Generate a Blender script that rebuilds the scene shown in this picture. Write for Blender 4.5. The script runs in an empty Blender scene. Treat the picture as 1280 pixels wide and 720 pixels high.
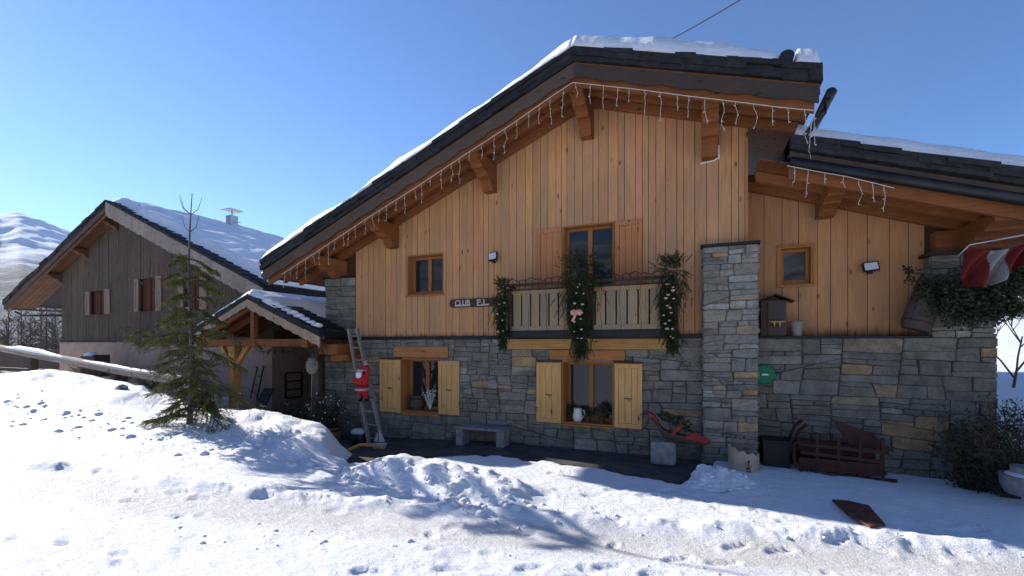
import bpy, bmesh, math, random
import numpy as np
from mathutils import Vector, Matrix, noise as mnoise
R = math.radians
rnd = random.Random(7)
scene = bpy.context.scene
# ------------------------------------------------------------------ camera
YAW = R(23.0); F = 565.0; HZ = 430.0; EYE = 1.8
cd = bpy.data.cameras.new('camera'); cam = bpy.data.objects.new('camera', cd)
scene.collection.objects.link(cam); scene.camera = cam
cam.location = (0, 0, EYE); cam.rotation_euler = (R(90), 0, YAW)
cd.sensor_width = 36.0; cd.lens = 36.0*F/1280; cd.shift_y = (HZ-360)/1280
cd.clip_start = 0.05; cd.clip_end = 9000
# ------------------------------------------------------------------ light
SUN_EL = R(24.0); SUN_AZ = R(8.0)          # azimuth: degrees behind the facade plane, from the left
sdir = Vector((-math.cos(SUN_AZ)*math.cos(SUN_EL), math.sin(SUN_AZ)*math.cos(SUN_EL), math.sin(SUN_EL)))
w = bpy.data.worlds.new('World'); scene.world = w; w.use_nodes = True
nt = w.node_tree; nt.nodes.clear()
sky = nt.nodes.new('ShaderNodeTexSky'); sky.sky_type = 'NISHITA'; sky.sun_disc = False
sky.sun_elevation = SUN_EL; sky.sun_rotation = math.atan2(sdir.x, sdir.y)
sky.altitude = 600; sky.air_density = 1.0; sky.dust_density = 0.05; sky.ozone_density = 6.0
bg = nt.nodes.new('ShaderNodeBackground'); bg.inputs[1].default_value = 0.085
wo = nt.nodes.new('ShaderNodeOutputWorld')
hs = nt.nodes.new('ShaderNodeHueSaturation'); hs.inputs['Hue'].default_value = .505; hs.inputs['Saturation'].default_value = 1.04; hs.inputs['Value'].default_value = 1.25
nt.links.new(sky.outputs[0], hs.inputs['Color']); nt.links.new(hs.outputs[0], bg.inputs[0]); nt.links.new(bg.outputs[0], wo.inputs[0])
sl = bpy.data.lights.new('sun', 'SUN'); sl.energy = 5.0; sl.angle = R(0.5); sl.color = (1.0, .955, .89)
so = bpy.data.objects.new('sun', sl); scene.collection.objects.link(so)
so.rotation_euler = sdir.to_track_quat('Z', 'Y').to_euler()
vs = scene.view_settings; vs.view_transform = 'Standard'; vs.look = 'None'; vs.exposure = 0.93; vs.gamma = 1
# ------------------------------------------------------------------ helpers
CS, SN = math.cos(YAW), math.sin(YAW)
def P(px, py, Y):
    """pixel of the photograph + distance in front of the camera plane -> world point"""
    u = (px-640)/F; t = Y/(CS+u*SN)
    return Vector((t*(u*CS-SN), Y, EYE-(py-HZ)/F*t))
def PX(px, Y): return P(px, 0, Y).x
def PZ(px, py, Y): return P(px, py, Y).z
ORG = {}
def tag(o, label=None, cat=None, group=None, kind=None):
    if label: o['label'] = label
    if cat: o['category'] = cat
    if group: o['group'] = group
    if kind: o['kind'] = kind
    return o
def empty(name, loc, label, cat, group=None):
    o = bpy.data.objects.new(name, None); scene.collection.objects.link(o)
    o.location = loc; ORG[o] = Vector(loc); o.empty_display_size = .2
    return tag(o, label, cat, group)
class MB:
    def __init__(s): s.v = []; s.f = []; s.c = []; s.n = 0
    def add(s, vs, fs, col=None):
        b = len(s.v); s.v.extend([tuple(q) for q in vs])
        for f in fs: s.f.append([b+i for i in f]); s.c.append(col)
        return s
    def box(s, a, b, col=None):
        x0, y0, z0 = [min(a[i], b[i]) for i in range(3)]; x1, y1, z1 = [max(a[i], b[i]) for i in range(3)]
        return s.add([(x0,y0,z0),(x1,y0,z0),(x1,y1,z0),(x0,y1,z0),(x0,y0,z1),(x1,y0,z1),(x1,y1,z1),(x0,y1,z1)],
              [(0,3,2,1),(4,5,6,7),(0,1,5,4),(1,2,6,5),(2,3,7,6),(3,0,4,7)], col)
    def prism(s, pts, d, col=None):
        """closed polygon (3-D points) pushed along vector d"""
        n = len(pts); d = Vector(d)
        vs = [Vector(p) for p in pts]+[Vector(p)+d for p in pts]
        return s.add(vs, [list(range(n)), list(range(2*n-1, n-1, -1))]+[[(i+1) % n, i, n+i, n+(i+1) % n] for i in range(n)], col)
    def beam(s, a, b, w, h, up=(0,0,1), col=None):
        a = Vector(a); b = Vector(b); d = (b-a).normalized(); up = Vector(up)
        r = d.cross(up).normalized(); u = r.cross(d)
        q = [a+r*(sx*w/2)+u*(sz*h/2) for sx, sz in ((-1,-1),(1,-1),(1,1),(-1,1))]
        return s.prism(q, b-a, col)
    def tube(s, pts, r, n=6, col=None, cap=True):
        pts = [Vector(p) for p in pts]; m = len(pts)
        rr = r if isinstance(r, (list, tuple)) else [r]*m
        vs = []; fs = []
        up = Vector((0,0,1))
        for i, p in enumerate(pts):
            d = (pts[min(i+1, m-1)]-pts[max(i-1, 0)])
            d = d.normalized() if d.length > 1e-9 else Vector((0,0,1))
            q = up if abs(d.z) < .95 else Vector((1,0,0))
            a = d.cross(q).normalized(); b = d.cross(a)
            for k in range(n):
                t = 2*math.pi*k/n; vs.append(p+a*(math.cos(t)*rr[i])+b*(math.sin(t)*rr[i]))
        for i in range(m-1):
            for k in range(n):
                k2 = (k+1) % n; fs.append((i*n+k, i*n+k2, (i+1)*n+k2, (i+1)*n+k))
        if cap: fs.append(list(range(n))[::-1]); fs.append([(m-1)*n+k for k in range(n)])
        return s.add(vs, fs, col)
    def lathe(s, c, prof, n=20, col=None, axis='Z', sx=1, sy=1):
        c = Vector(c); vs = []; fs = []; m = len(prof)
        for r, z in prof:
            for k in range(n):
                t = 2*math.pi*k/n; a, b = r*math.cos(t)*sx, r*math.sin(t)*sy
                vs.append(c+(Vector((a,b,z)) if axis == 'Z' else Vector((a,z,b)) if axis == 'Y' else Vector((z,a,b))))
        for i in range(m-1):
            for k in range(n):
                k2 = (k+1) % n; fs.append((i*n+k, i*n+k2, (i+1)*n+k2, (i+1)*n+k))
        fs.append(list(range(n))[::-1]); fs.append([(m-1)*n+k for k in range(n)])
        return s.add(vs, fs, col)
    def ball(s, c, r, col=None, sc=(1,1,1), n=10, m=7, jit=0):
        c = Vector(c); prof = []
        vs = []; fs = []
        for i in range(m+1):
            a = math.pi*i/m
            for k in range(n):
                t = 2*math.pi*k/n; j = 1+rnd.uniform(-jit, jit)
                vs.append(c+Vector((r*j*sc[0]*math.sin(a)*math.cos(t), r*j*sc[1]*math.sin(a)*math.sin(t), r*j*sc[2]*math.cos(a))))
        for i in range(m):
            for k in range(n):
                k2 = (k+1) % n; fs.append((i*n+k, i*n+k2, (i+1)*n+k2, (i+1)*n+k))
        return s.add(vs, fs, col)
    def build(s, name, m, parent=None, origin=None, smooth=False, bevel=0, xf=None):
        if xf is not None: s.v = [tuple(xf @ Vector(q)) for q in s.v]
        o0 = ORG[parent] if parent is not None else (Vector(origin) if origin is not None else None)
        if o0 is None:
            A = np.array(s.v); o0 = Vector(((A[:,0].min()+A[:,0].max())/2, (A[:,1].min()+A[:,1].max())/2, A[:,2].min()))
        me = bpy.data.meshes.new(name)
        me.from_pydata([(q[0]-o0.x, q[1]-o0.y, q[2]-o0.z) for q in s.v], [], s.f)
        if True:
            ca = me.color_attributes.new('Col', 'FLOAT_COLOR', 'CORNER')
            arr = []
            for poly, c in zip(me.polygons, s.c):
                cc = c if c is not None else (1,1,1)
                arr.extend((cc[0], cc[1], cc[2], 1.0)*poly.loop_total)
            ca.data.foreach_set('color', arr)
        me.materials.append(m)
        if smooth: me.polygons.foreach_set('use_smooth', [True]*len(me.polygons))
        me.validate(); me.update()
        o = bpy.data.objects.new(name, me); scene.collection.objects.link(o)
        if parent is not None: o.parent = parent
        else: o.location = o0
        ORG[o] = o0
        if bevel:
            b = o.modifiers.new('bevel', 'BEVEL'); b.width = bevel; b.segments = 2; b.limit_method = 'ANGLE'; b.angle_limit = R(40)
        return o
# ---- numpy value noise
_T = np.random.RandomState(3).rand(256, 256)
def vnoise(x, y, seed=0):
    x = np.asarray(x, float)+seed*17.3; y = np.asarray(y, float)+seed*9.7
    xi = np.floor(x).astype(int); yi = np.floor(y).astype(int); fx = x-xi; fy = y-yi
    fx = fx*fx*(3-2*fx); fy = fy*fy*(3-2*fy)
    a = _T[xi & 255, yi & 255]; b = _T[(xi+1) & 255, yi & 255]; c = _T[xi & 255, (yi+1) & 255]; d = _T[(xi+1) & 255, (yi+1) & 255]
    return (a*(1-fx)+b*fx)*(1-fy)+(c*(1-fx)+d*fx)*fy-.5
def fbm(x, y, o=4, seed=0):
    r = 0; a = 1
    for k in range(o):
        r = r+a*vnoise(x*2**k*.8+y*2**k*.6, -x*2**k*.6+y*2**k*.8, seed+k); a *= .5
    return r
def sstep(a, b, x):
    t = np.clip((x-a)/(b-a), 0, 1); return t*t*(3-2*t)
# ------------------------------------------------------------------ materials
def mat(name, col=(.5,.5,.5), rough=.7, spec=.3, metal=0):
    m = bpy.data.materials.new(name); m.use_nodes = True
    b = m.node_tree.nodes['Principled BSDF']
    b.inputs['Base Color'].default_value = (*col, 1); b.inputs['Roughness'].default_value = rough
    b.inputs['Specular IOR Level'].default_value = spec; b.inputs['Metallic'].default_value = metal
    return m
class NB:
    def __init__(s, m): s.m = m; s.t = m.node_tree; s.b = s.t.nodes['Principled BSDF']
    def n(s, k, **kw):
        q = s.t.nodes.new(k)
        for a, v in kw.items(): setattr(q, a, v)
        return q
    def l(s, a, b): s.t.links.new(a, b)
    def coord(s, scale=(1,1,1), loc=(0,0,0)):
        c = s.n('ShaderNodeTexCoord'); mp = s.n('ShaderNodeMapping'); mp.inputs['Scale'].default_value = scale; mp.inputs['Location'].default_value = loc
        s.l(c.outputs['Object'], mp.inputs[0]); return mp.outputs[0]
    def noise(s, scale, detail=5, vec=None, rough=.6):
        q = s.n('ShaderNodeTexNoise'); q.inputs['Scale'].default_value = scale; q.inputs['Detail'].default_value = detail; q.inputs['Roughness'].default_value = rough
        s.l(vec if vec is not None else s.coord(), q.inputs['Vector']); return q.outputs[0]
    def ramp(s, fac, stops):
        q = s.n('ShaderNodeValToRGB'); s.l(fac, q.inputs[0])
        e = q.color_ramp.elements
        while len(e) < len(stops): e.new(.5)
        for i, (p, c) in enumerate(stops):
            e[i].position = p; e[i].color = (*c, 1) if not isinstance(c, (int, float)) else (c, c, c, 1)
        return q.outputs[0]
    def mix(s, a, b, fac=1.0, mode='MULTIPLY'):
        q = s.n('ShaderNodeMixRGB', blend_type=mode)
        for sock, v in ((q.inputs[0], fac), (q.inputs[1], a), (q.inputs[2], b)):
            if isinstance(v, (int, float)): sock.default_value = v if sock.type == 'VALUE' else (v, v, v, 1)
            elif isinstance(v, tuple): sock.default_value = (*v, 1)
            else: s.l(v, sock)
        return q.outputs[0]
    def attr(s): q = s.n('ShaderNodeVertexColor', layer_name='Col'); return q.outputs[0]
    def bump(s, h, st=.3, dist=.01):
        q = s.n('ShaderNodeBump'); q.inputs['Strength'].default_value = st; q.inputs['Distance'].default_value = dist
        s.l(h, q.inputs['Height']); s.l(q.outputs[0], s.b.inputs['Normal'])
    def col(s, c): s.l(c, s.b.inputs['Base Color'])
def wood(name, base, axis='Z', attr=False, var=.35, knots=True, rough=.75, weather=None, gscale=1.0, stain=None):
    m = mat(name, base, rough, .25); q = NB(m)
    st = {'Z': (14,14,.7), 'X': (.7,14,14), 'Y': (14,.7,14)}[axis]
    v = q.coord(tuple(k*gscale for k in st))
    g = q.noise(3, 6, v, .65)
    c = q.mix(base, q.ramp(g, [(.3, 1-var), (.5, 1.0), (.72, 1+var*.35)]))
    big = q.noise(.9, 3, q.coord((1,1,.5)))
    c = q.mix(c, q.ramp(big, [(.3, .8), (.7, 1.12)]))
    if knots:
        kv = {'Z': (5.2,5.2,2.0), 'X': (2.0,5.2,5.2), 'Y': (5.2,2.0,5.2)}[axis]
        vo = q.n('ShaderNodeTexVoronoi'); vo.inputs['Scale'].default_value = 1.0
        vo.inputs['Randomness'].default_value = 1.0
        q.l(q.coord(kv), vo.inputs['Vector'])
        c = q.mix(c, q.ramp(vo.outputs['Distance'], [(.065, .16), (.095, .62), (.15, 1.0)]))
    if weather:
        wn = q.noise(1.6, 5, q.coord((2.5,2.5,.5)))
        c = q.mix(c, weather, q.ramp(wn, [(.42, 0.0), (.62, .75)]), 'MIX')
    if attr: c = q.mix(c, q.attr())
    if stain is not None:
        tc = q.n('ShaderNodeTexCoord'); sx = q.n('ShaderNodeSeparateXYZ'); q.l(tc.outputs['Object'], sx.inputs[0])
        mr = q.n('ShaderNodeMapRange'); mr.inputs[1].default_value = stain; mr.inputs[2].default_value = stain+.34; q.l(sx.outputs[2], mr.inputs[0])
        sn = q.noise(2, 5, q.coord((6,6,.8)))
        c = q.mix(c, q.ramp(q.mix(mr.outputs[0], sn, .5, 'MIX'), [(.24, (.28,.24,.22)), (.46, (1,1,1))]))
    q.col(c); q.bump(g, .35, .006)
    return m
def stone_mat(name):
    m = mat(name, (.2,.2,.2), .85, .25); q = NB(m)
    n1 = q.noise(5, 8); n2 = q.noise(26, 5); n3 = q.noise(1.2, 3, q.coord((1,1,4)))
    c = q.mix(q.attr(), q.ramp(n1, [(.3, .62), (.5, .98), (.7, 1.25)]))
    c = q.mix(c, q.ramp(n2, [(.3, .75), (.6, 1.1)]))
    c = q.mix(c, q.ramp(n3, [(.35, .85), (.65, 1.1)]))
    q.col(c)
    q.bump(q.mix(n1, n2, .4, 'MIX'), 1.0, .035)
    return m
def noisy(name, a, b, scale=8, rough=.8, bump=.3, dist=.01, metal=0, spec=.3, detail=6, attr=False):
    m = mat(name, a, rough, spec, metal); q = NB(m); n = q.noise(scale, detail)
    c = q.ramp(n, [(.35, a), (.65, b)])
    if attr: c = q.mix(c, q.attr())
    q.col(c)
    if bump: q.bump(n, bump, dist)
    return m
M = {}
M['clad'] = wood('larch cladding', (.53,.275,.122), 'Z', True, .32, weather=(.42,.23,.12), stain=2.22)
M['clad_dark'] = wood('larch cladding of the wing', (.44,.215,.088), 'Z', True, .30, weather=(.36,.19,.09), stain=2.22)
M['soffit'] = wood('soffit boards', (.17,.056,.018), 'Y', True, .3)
M['beam_y'] = wood('orange beam', (.22,.076,.022), 'Y', False, .35)
M['beam_x'] = wood('orange beam across', (.22,.078,.024), 'X', False, .35)
M['rake'] = wood('weathered bargeboard', (.085,.058,.042), 'X', True, .4, weather=(.06,.052,.048))
M['rake_pale'] = wood('pale grey bargeboard', (.33,.265,.205), 'X', True, .45, weather=(.20,.16,.13))
M['shutter'] = wood('honey shutter', (.60,.34,.125), 'Z', False, .25, gscale=1.2)
M['frame'] = wood('window frame wood', (.36,.15,.045), 'Z', False, .25, False)
M['lintel'] = wood('lintel beam', (.40,.17,.06), 'X', False, .4)
M['ochre_beam'] = wood('ochre beam', (.46,.26,.09), 'X', False, .4)
M['bal_plank'] = wood('balcony planks', (.34,.23,.125), 'Z', True, .35, weather=(.22,.18,.125))
M['wall_shutter'] = wood('larch shutter', (.46,.19,.075), 'Z', False, .3)
M['grey_wood'] = wood('weathered grey planks', (.10,.075,.056), 'Z', True, .65, rough=.9)
M['log'] = wood('grey rail wood', (.25,.22,.19), 'X', False, .5, rough=.9)
M['post'] = wood('porch post', (.50,.24,.07), 'Z', False, .35)
M['dark_wood'] = wood('dark wood', (.07,.04,.025), 'Z', False, .4)
M['dark_shutter'] = wood('reddish window boards', (.09,.03,.017), 'Z', False, .4)
M['grey_shutter'] = wood('grey shutter', (.26,.18,.13), 'Z', False, .4)
M['stone'] = stone_mat('dressed schist')
M['mortar'] = noisy('joint mortar', (.10,.095,.085), (.17,.16,.14), 12)  # grey mortar colour of the joints and the backing behind the stones
M['slate'] = noisy('roof slate', (.010,.010,.011), (.028,.027,.027), 9, .7, .4, attr=True)
M['black'] = mat('black paint', (.012,.012,.013), .5)
M['metal'] = noisy('dark gutter metal', (.018,.018,.02), (.035,.035,.037), 4, .45, .1, spec=.5, metal=.6)
M['steel'] = noisy('galvanised steel', (.35,.36,.37), (.5,.5,.5), 6, .4, .05, metal=.8)
M['pink'] = noisy('pink render', (.32,.22,.175), (.40,.28,.225), 3, .9, .2)
M['white'] = mat('white plastic', (.75,.75,.72), .5)
M['asphalt'] = noisy('wet asphalt', (.035,.034,.034), (.10,.092,.085), 3, .8, .5, .01, detail=10)
M['red'] = mat('red cloth', (.42,.015,.015), .85)
M['red_paint'] = noisy('red paint', (.22,.014,.010), (.33,.025,.016), 7, .6, .2)
M['darkred'] = noisy('dark red painted wood', (.032,.009,.007), (.06,.016,.011), 7, .6, .2)
M['skin'] = mat('skin', (.55,.30,.20), .6)
M['concrete'] = noisy('rough grey stone', (.15,.15,.145), (.27,.265,.255), 8, .9, .6, .02)
M['rust'] = noisy('rusty plate', (.06,.025,.015), (.13,.05,.03), 9, .8, .4)
M['bark'] = noisy('bark', (.06,.045,.035), (.13,.10,.08), 18, .9, .5)
M['soil'] = noisy('soil', (.02,.015,.012), (.05,.04,.03), 20, .95, .5)
M['green'] = mat('green plastic', (.0,.16,.07), .5)
M['palewood'] = noisy('pale bark', (.36,.26,.18), (.50,.38,.28), 6, .85, .4, .02)
M['ceramic'] = mat('cream glazed jug', (.68,.66,.6), .25, .5)
M['silver'] = mat('silver tinsel', (.7,.7,.72), .35, .5, .3)
M['curtain'] = mat('grey curtain', (.38,.38,.38), .9)
M['wicker'] = noisy('wicker', (.20,.17,.13), (.45,.40,.33), 60, .8, .8, .02)
def leafm(name, a, b, attr=True):
    m = mat(name, a, .7, .2); q = NB(m)
    c = q.ramp(q.noise(2.5, 3), [(.35, a), (.65, b)])
    if attr: c = q.mix(c, q.attr())
    q.col(c); return m
M['needle'] = leafm('spruce needles', (.06,.075,.025), (.18,.17,.055))
M['garland'] = leafm('garland needles', (.025,.035,.014), (.06,.07,.025))
M['leaf'] = leafm('dark leaves', (.02,.03,.015), (.05,.06,.03))
M['twig'] = leafm('brown twigs', (.09,.06,.04), (.17,.12,.08), False)
M['pale_orn'] = noisy('dried mushroom ornament', (.28,.19,.11), (.55,.46,.34), 30, .8, .2)
M['pink_orn'] = noisy('pink bow', (.48,.22,.16), (.6,.32,.24), 20, .8, .3)
# glass: dark room behind, mirror-like surface
def glass():
    m = mat('window glass', (.02,.024,.028), .03, .5); b = m.node_tree.nodes['Principled BSDF']
    b.inputs['IOR'].default_value = 1.45; b.inputs['Specular IOR Level'].default_value = .5
    q = NB(m); q.bump(q.noise(1.5, 1), .04, .05)
    return m
M['glass'] = glass()
# snow
def snow_mat(name, fine=True, track=False):
    m = mat(name, (.9,.9,.9), .65, .3); q = NB(m)
    n1 = q.noise(9, 8, None, .65); n2 = q.noise(70, 4)
    c = q.ramp(n1, [(.3, (.86,.87,.89)), (.6, (.92,.92,.92))])
    if track:
        tc = q.n('ShaderNodeTexCoord'); sx = q.n('ShaderNodeSeparateXYZ'); q.l(tc.outputs['Object'], sx.inputs[0])
        def M2(op, a, b):
            k = q.n('ShaderNodeMath', operation=op)
            for i, v in enumerate((a, b)):
                if isinstance(v, (int, float)): k.inputs[i].default_value = v
                else: q.l(v, k.inputs[i])
            return k.outputs[0]
        lin = M2('SUBTRACT', sx.outputs[1], M2('MULTIPLY', sx.outputs[0], .235))
        wob = M2('MULTIPLY', M2('SUBTRACT', q.noise(.7, 4), .5), .7)
        d = M2('ABSOLUTE', M2('SUBTRACT', M2('ADD', lin, wob), 4.9), 0)
        core = q.n('ShaderNodeMapRange'); core.inputs[1].default_value = .5; core.inputs[2].default_value = .22; q.l(d, core.inputs[0])
        pat = q.ramp(q.noise(2.2, 6), [(.3, .35), (.55, 1.0)])
        f = M2('MULTIPLY', core.outputs[0], pat)
        c = q.mix(c, (.66,.63,.60), M2('MULTIPLY', f, .85), 'MIX')
        # specks of grit and twigs
        vo = q.n('ShaderNodeTexVoronoi'); vo.inputs['Scale'].default_value = 9; q.l(q.coord((1,2.2,1)), vo.inputs['Vector'])
        spk = q.ramp(vo.outputs['Distance'], [(.07, .15), (.12, 1.0)])
        msk = q.ramp(q.noise(1.3, 4), [(.5, 0.0), (.62, 1.0)])
        c = q.mix(c, spk, msk)
    q.col(c)
    q.b.inputs['Subsurface Weight'].default_value = 0.0
    rip = q.noise(3.5, 6, q.coord((2.2, 7, 7)), .7)
    q.bump(q.mix(q.mix(n1, n2, .35, 'MIX'), rip, .45, 'MIX'), .9, .10 if fine else .03)
    return m
M['snow'] = snow_mat('snow')
M['ground_snow'] = snow_mat('trodden snow', True, True)

# ------------------------------------------------------------------ ground
def zpave(X): return -.27-.05*np.clip(-X-4, 0, 6)
edge_pts0 = [(-13.6,7.5),(-10.8,7.3),(-7.3,7.25),(-6.4,6.75),(-5.9,6.1),(-5.4,5.9),(-4.9,6.5),(-3.8,7.45),(-2.27,7.42),(-1.17,7.25),(-.32,7.0),(.05,7.6),(.3,9.5)]
edge_pts = [(a, b-.02) for a, b in edge_pts0[:-2]]+edge_pts0[-2:]
steps = []
foot = [(rnd.uniform(-9, 5), rnd.uniform(1.0, 6.8), rnd.gauss(.3, .4), rnd.uniform(.03, .075)) for _ in range(80)]
for x0_, y0_, x1_, y1_ in ((-6.5, 3.4, .6, 7.0), (-3.5, 2.4, 3.2, 6.9), (4.5, 4.2, -1.0, 6.8)):
    L_ = math.hypot(x1_-x0_, y1_-y0_); a_ = math.atan2(y1_-y0_, x1_-x0_)
    for i in range(int(L_/.36)):
        t = i*.36/L_; s_ = .11 if i % 2 else -.11; wv = .12*math.sin(i*.5)
        steps.append((x0_+(x1_-x0_)*t-math.sin(a_)*(s_+wv), y0_+(y1_-y0_)*t+math.cos(a_)*(s_+wv), a_+rnd.uniform(-.15, .15)))
def snow_h(X, Y):
    X = np.asarray(X, float); Y = np.asarray(Y, float)
    b = -.22+.058*np.clip(-X-4.5, 0, 30)*sstep(-30, -8, -np.abs(X))+.05*fbm(X*.35, Y*.35, 3, 1)
    b = np.where(X > 2, b-.03*(X-2), b)
    far = np.hypot(X, Y)
    # bank on the left
    crest = 6.35+.45*sstep(6.6, 8.2, -X)+.03*np.clip(X+8, -12, 0)
    hb = .34*np.exp(-((X+9.2)/1.5)**2)+.22*np.exp(-((X+6.9)/1.1)**2)+.26*np.exp(-((X+13)/2.0)**2)+.30*np.exp(-((X+16.5)/2.2)**2)+.28*np.exp(-((X+21)/3)**2)
    wdt = np.where(Y < crest, .95, .8)
    bank = hb*np.exp(-((Y-crest)/wdt)**2)*sstep(5.0, 6.2, -X)
    lum = np.abs(fbm(X*1.5, Y*1.5, 4, 5))
    bank = bank*(1+.5*fbm(X*1.1, Y*1.1, 3, 9))+.12*lum*np.exp(-((Y-crest+.3)/1.5)**2)*sstep(5.4, 7, -X)
    # ploughed heap in the middle
    cy = 5.62-.10*(X+3)
    heap = np.exp(-((Y-cy)/.42)**4)*sstep(-5.25, -4.5, X)*sstep(-1.8, -2.6, X)
    heap = heap*(.20+.16*np.abs(fbm(X*2.6+3, Y*2.6, 3, 12))+.07*fbm(X*1.0, Y, 2, 31))
    heap2 = .16*np.exp(-(((X-.1)/.55)**2+((Y-7.25)/.28)**2)**1.5)*(1+fbm(X*4, Y*4, 3, 4))
    lin = Y-.235*X-4.9
    tr = np.exp(-(lin/.38)**2)
    rough = .018*fbm(X*1.7, Y*1.7, 3, 2)+.009*fbm(X*5, Y*5, 4, 6)+.012*np.abs(fbm(X*1.6, Y*4.2, 3, 46))+.016*np.maximum(0, fbm(X*7, Y*12, 3, 26)-.3)-.05*np.maximum(0, fbm(X*2.6, Y*7, 3, 36)-.4)
    rough2 = rough*(1-.75*tr)
    h = b+bank+heap+heap2+rough2-.03*tr
    h = h+.42*sstep(9.5, 17, -X)*sstep(4.2, 6.2, Y)
    # tyre tread pressed into the snow near the viewer
    for off in (2.75, 2.95):
        ly = Y-.20*X-off
        h = h-.012*np.exp(-(ly/.085)**6)*(1+.9*np.sin((X+np.abs(ly)*1.2)*2*math.pi/.085))*sstep(.6, 0, np.abs(X+2.6)-2.2)
    # ridges beside the track
    h = h+.05*np.exp(-((lin-.55)/.16)**2)*(1+2*fbm(X*3, Y*3, 3, 22))
    # passage and pavement edge
    e = np.interp(X, [p[0] for p in edge_pts], [p[1] for p in edge_pts])+.22*fbm(X*2.5, Y*2.5, 4, 15)
    wk = .10+.32*sstep(5.0, 6.2, -X)
    k = sstep(-wk, wk+.12, Y-e)*sstep(.42, .1, X)
    k = k*sstep(-13.6, -12.9, X)
    h = h*(1-k)+(zpave(X)-.12)*k
    h = np.where(X < -11, h-.35*sstep(7.5, 9.2, Y), h)
    # far land falls away behind the houses to the valley, flat elsewhere
    h = h-(3+.12*np.clip(Y-20, 0, 400))*sstep(17, 45, Y)*sstep(8, -2, X)
    h = np.where(far > 60, h*0+np.maximum(h, -60), h)
    return h
def build_ground():
    NA = 900; radii = []
    r = 1.1
    while r < 26: radii.append(r); r *= 1.0085
    while r < 6000: radii.append(r); r *= 1.12
    # front sector fine, rear sector coarse
    a0, a1 = -72, 52                        # degrees from +Y, clockwise positive
    ang = list(np.linspace(a0, a1, NA))+list(np.linspace(a1+3, 360+a0-3, 70))
    A = np.radians(np.array(ang)); Rr = np.array([0.05, .5, .8]+radii)
    RR, AA = np.meshgrid(Rr, A, indexing='ij')
    X = RR*np.sin(AA); Y = RR*np.cos(AA)
    Z = snow_h(X, Y)
    for fx, fy, fa, fr in foot:
        dx = X-fx; dy = Y-fy; ca, sa = math.cos(fa), math.sin(fa)
        q = ((dx*ca+dy*sa)/(fr*1.6))**2+((-dx*sa+dy*ca)/fr)**2
        mk = q < 6
        Z[mk] += -.022*np.exp(-q[mk]**2)+.006*np.exp(-(q[mk]-1.8)**2)
    for fx, fy, fa in steps:
        dx = X-fx; dy = Y-fy; ca, sa = math.cos(fa), math.sin(fa); u = dx*ca+dy*sa; v = -dx*sa+dy*ca
        q = (np.abs(u)/.15)**3+(np.abs(v)/(.055-.010*np.sin(u*18)))**3; mk = q < 9
        Z[mk] += -.026*np.exp(-q[mk]**2)+.008*np.exp(-(q[mk]-2.6)**2*.5)
    nr, na = X.shape
    me = bpy.data.meshes.new('snow_ground')
    co = np.stack([X, Y, Z], -1).reshape(-1, 3)
    i = np.arange(nr-1)[:, None]*na+np.arange(na)[None, :]; j = np.arange(nr-1)[:, None]*na+(np.arange(na)[None, :]+1) % na
    fs = np.stack([i, j, j+na, i+na], -1).reshape(-1, 4)[:, ::-1]
    me.vertices.add(len(co)); me.vertices.foreach_set('co', co.ravel())
    me.loops.add(fs.size); me.loops.foreach_set('vertex_index', fs.ravel().astype(np.int32))
    me.polygons.add(len(fs)); me.polygons.foreach_set('loop_start', np.arange(0, fs.size, 4, dtype=np.int32))
    me.polygons.foreach_set('use_smooth', np.ones(len(fs), bool))
    me.update(calc_edges=True); me.validate()
    me.materials.append(M['ground_snow'])
    o = bpy.data.objects.new('snow_ground', me); scene.collection.objects.link(o); tag(o, kind='structure')
build_ground()
mb = MB(); xs = np.linspace(-14, .55, 80); ys = np.linspace(4.8, 13, 55)
for ix, X in enumerate(xs):
    for iy, Y in enumerate(ys): mb.v.append((X, Y, float(zpave(X))+.012*float(fbm(X*1.3, Y*1.3, 3, 3))-.4*float(sstep(.75, 1.6, np.interp(X, [p[0] for p in edge_pts], [p[1] for p in edge_pts])-Y))))
n = len(ys)
for ix in range(len(xs)-1):
    for iy in range(n-1): mb.f.append([ix*n+iy, (ix+1)*n+iy, (ix+1)*n+iy+1, ix*n+iy+1]); mb.c.append(None)
tag(mb.build('pavement', M['asphalt'], smooth=True), kind='structure')

mb = MB(); rc = random.Random(77)
def clod(x, y, rr):
    z = float(snow_h(np.array([x]), np.array([y]))[0]); c = Vector((x, y, z-rr*.1)); vs_ = []
    for v in ICO: k = rc.uniform(.7, 1.2); vs_.append(c+Vector((v[0]*rr*k*1.15, v[1]*rr*k, v[2]*rr*k*.75)))
    mb.add(vs_, ICOF)
bmi = bmesh.new(); bmesh.ops.create_icosphere(bmi, subdivisions=1, radius=1); bmi.verts.ensure_lookup_table()
ICO = [tuple(v.co) for v in bmi.verts]; ICOF = [[v.index for v in f.verts] for f in bmi.faces]; bmi.free()
for i in range(170): x = rc.uniform(-5.2, -1.8); clod(x, 5.1-.10*(x+3)+rc.gauss(0, .22), min(.07, rc.expovariate(45)+.012))
for i in range(170): x = rc.uniform(-16, -5.4); clod(x, 5.35+.05*(x+8)+rc.gauss(0, .35), min(.09, rc.expovariate(38)+.014))
for i in range(160): x = rc.uniform(-6, 5); clod(x, 4.9+.235*x+rc.choice((.6,-.6))+rc.gauss(0, .16), min(.04, rc.expovariate(85)+.006))
for i in range(40): x = rc.uniform(-6, 5); clod(x, rc.uniform(2.6, 7.2), min(.02, rc.expovariate(140)+.005))
for i in range(120): a = rc.uniform(0, 6.28); clod(.1+.6*math.cos(a)*rc.random(), 7.15+.35*math.sin(a), rc.uniform(.015, .05))
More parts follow.
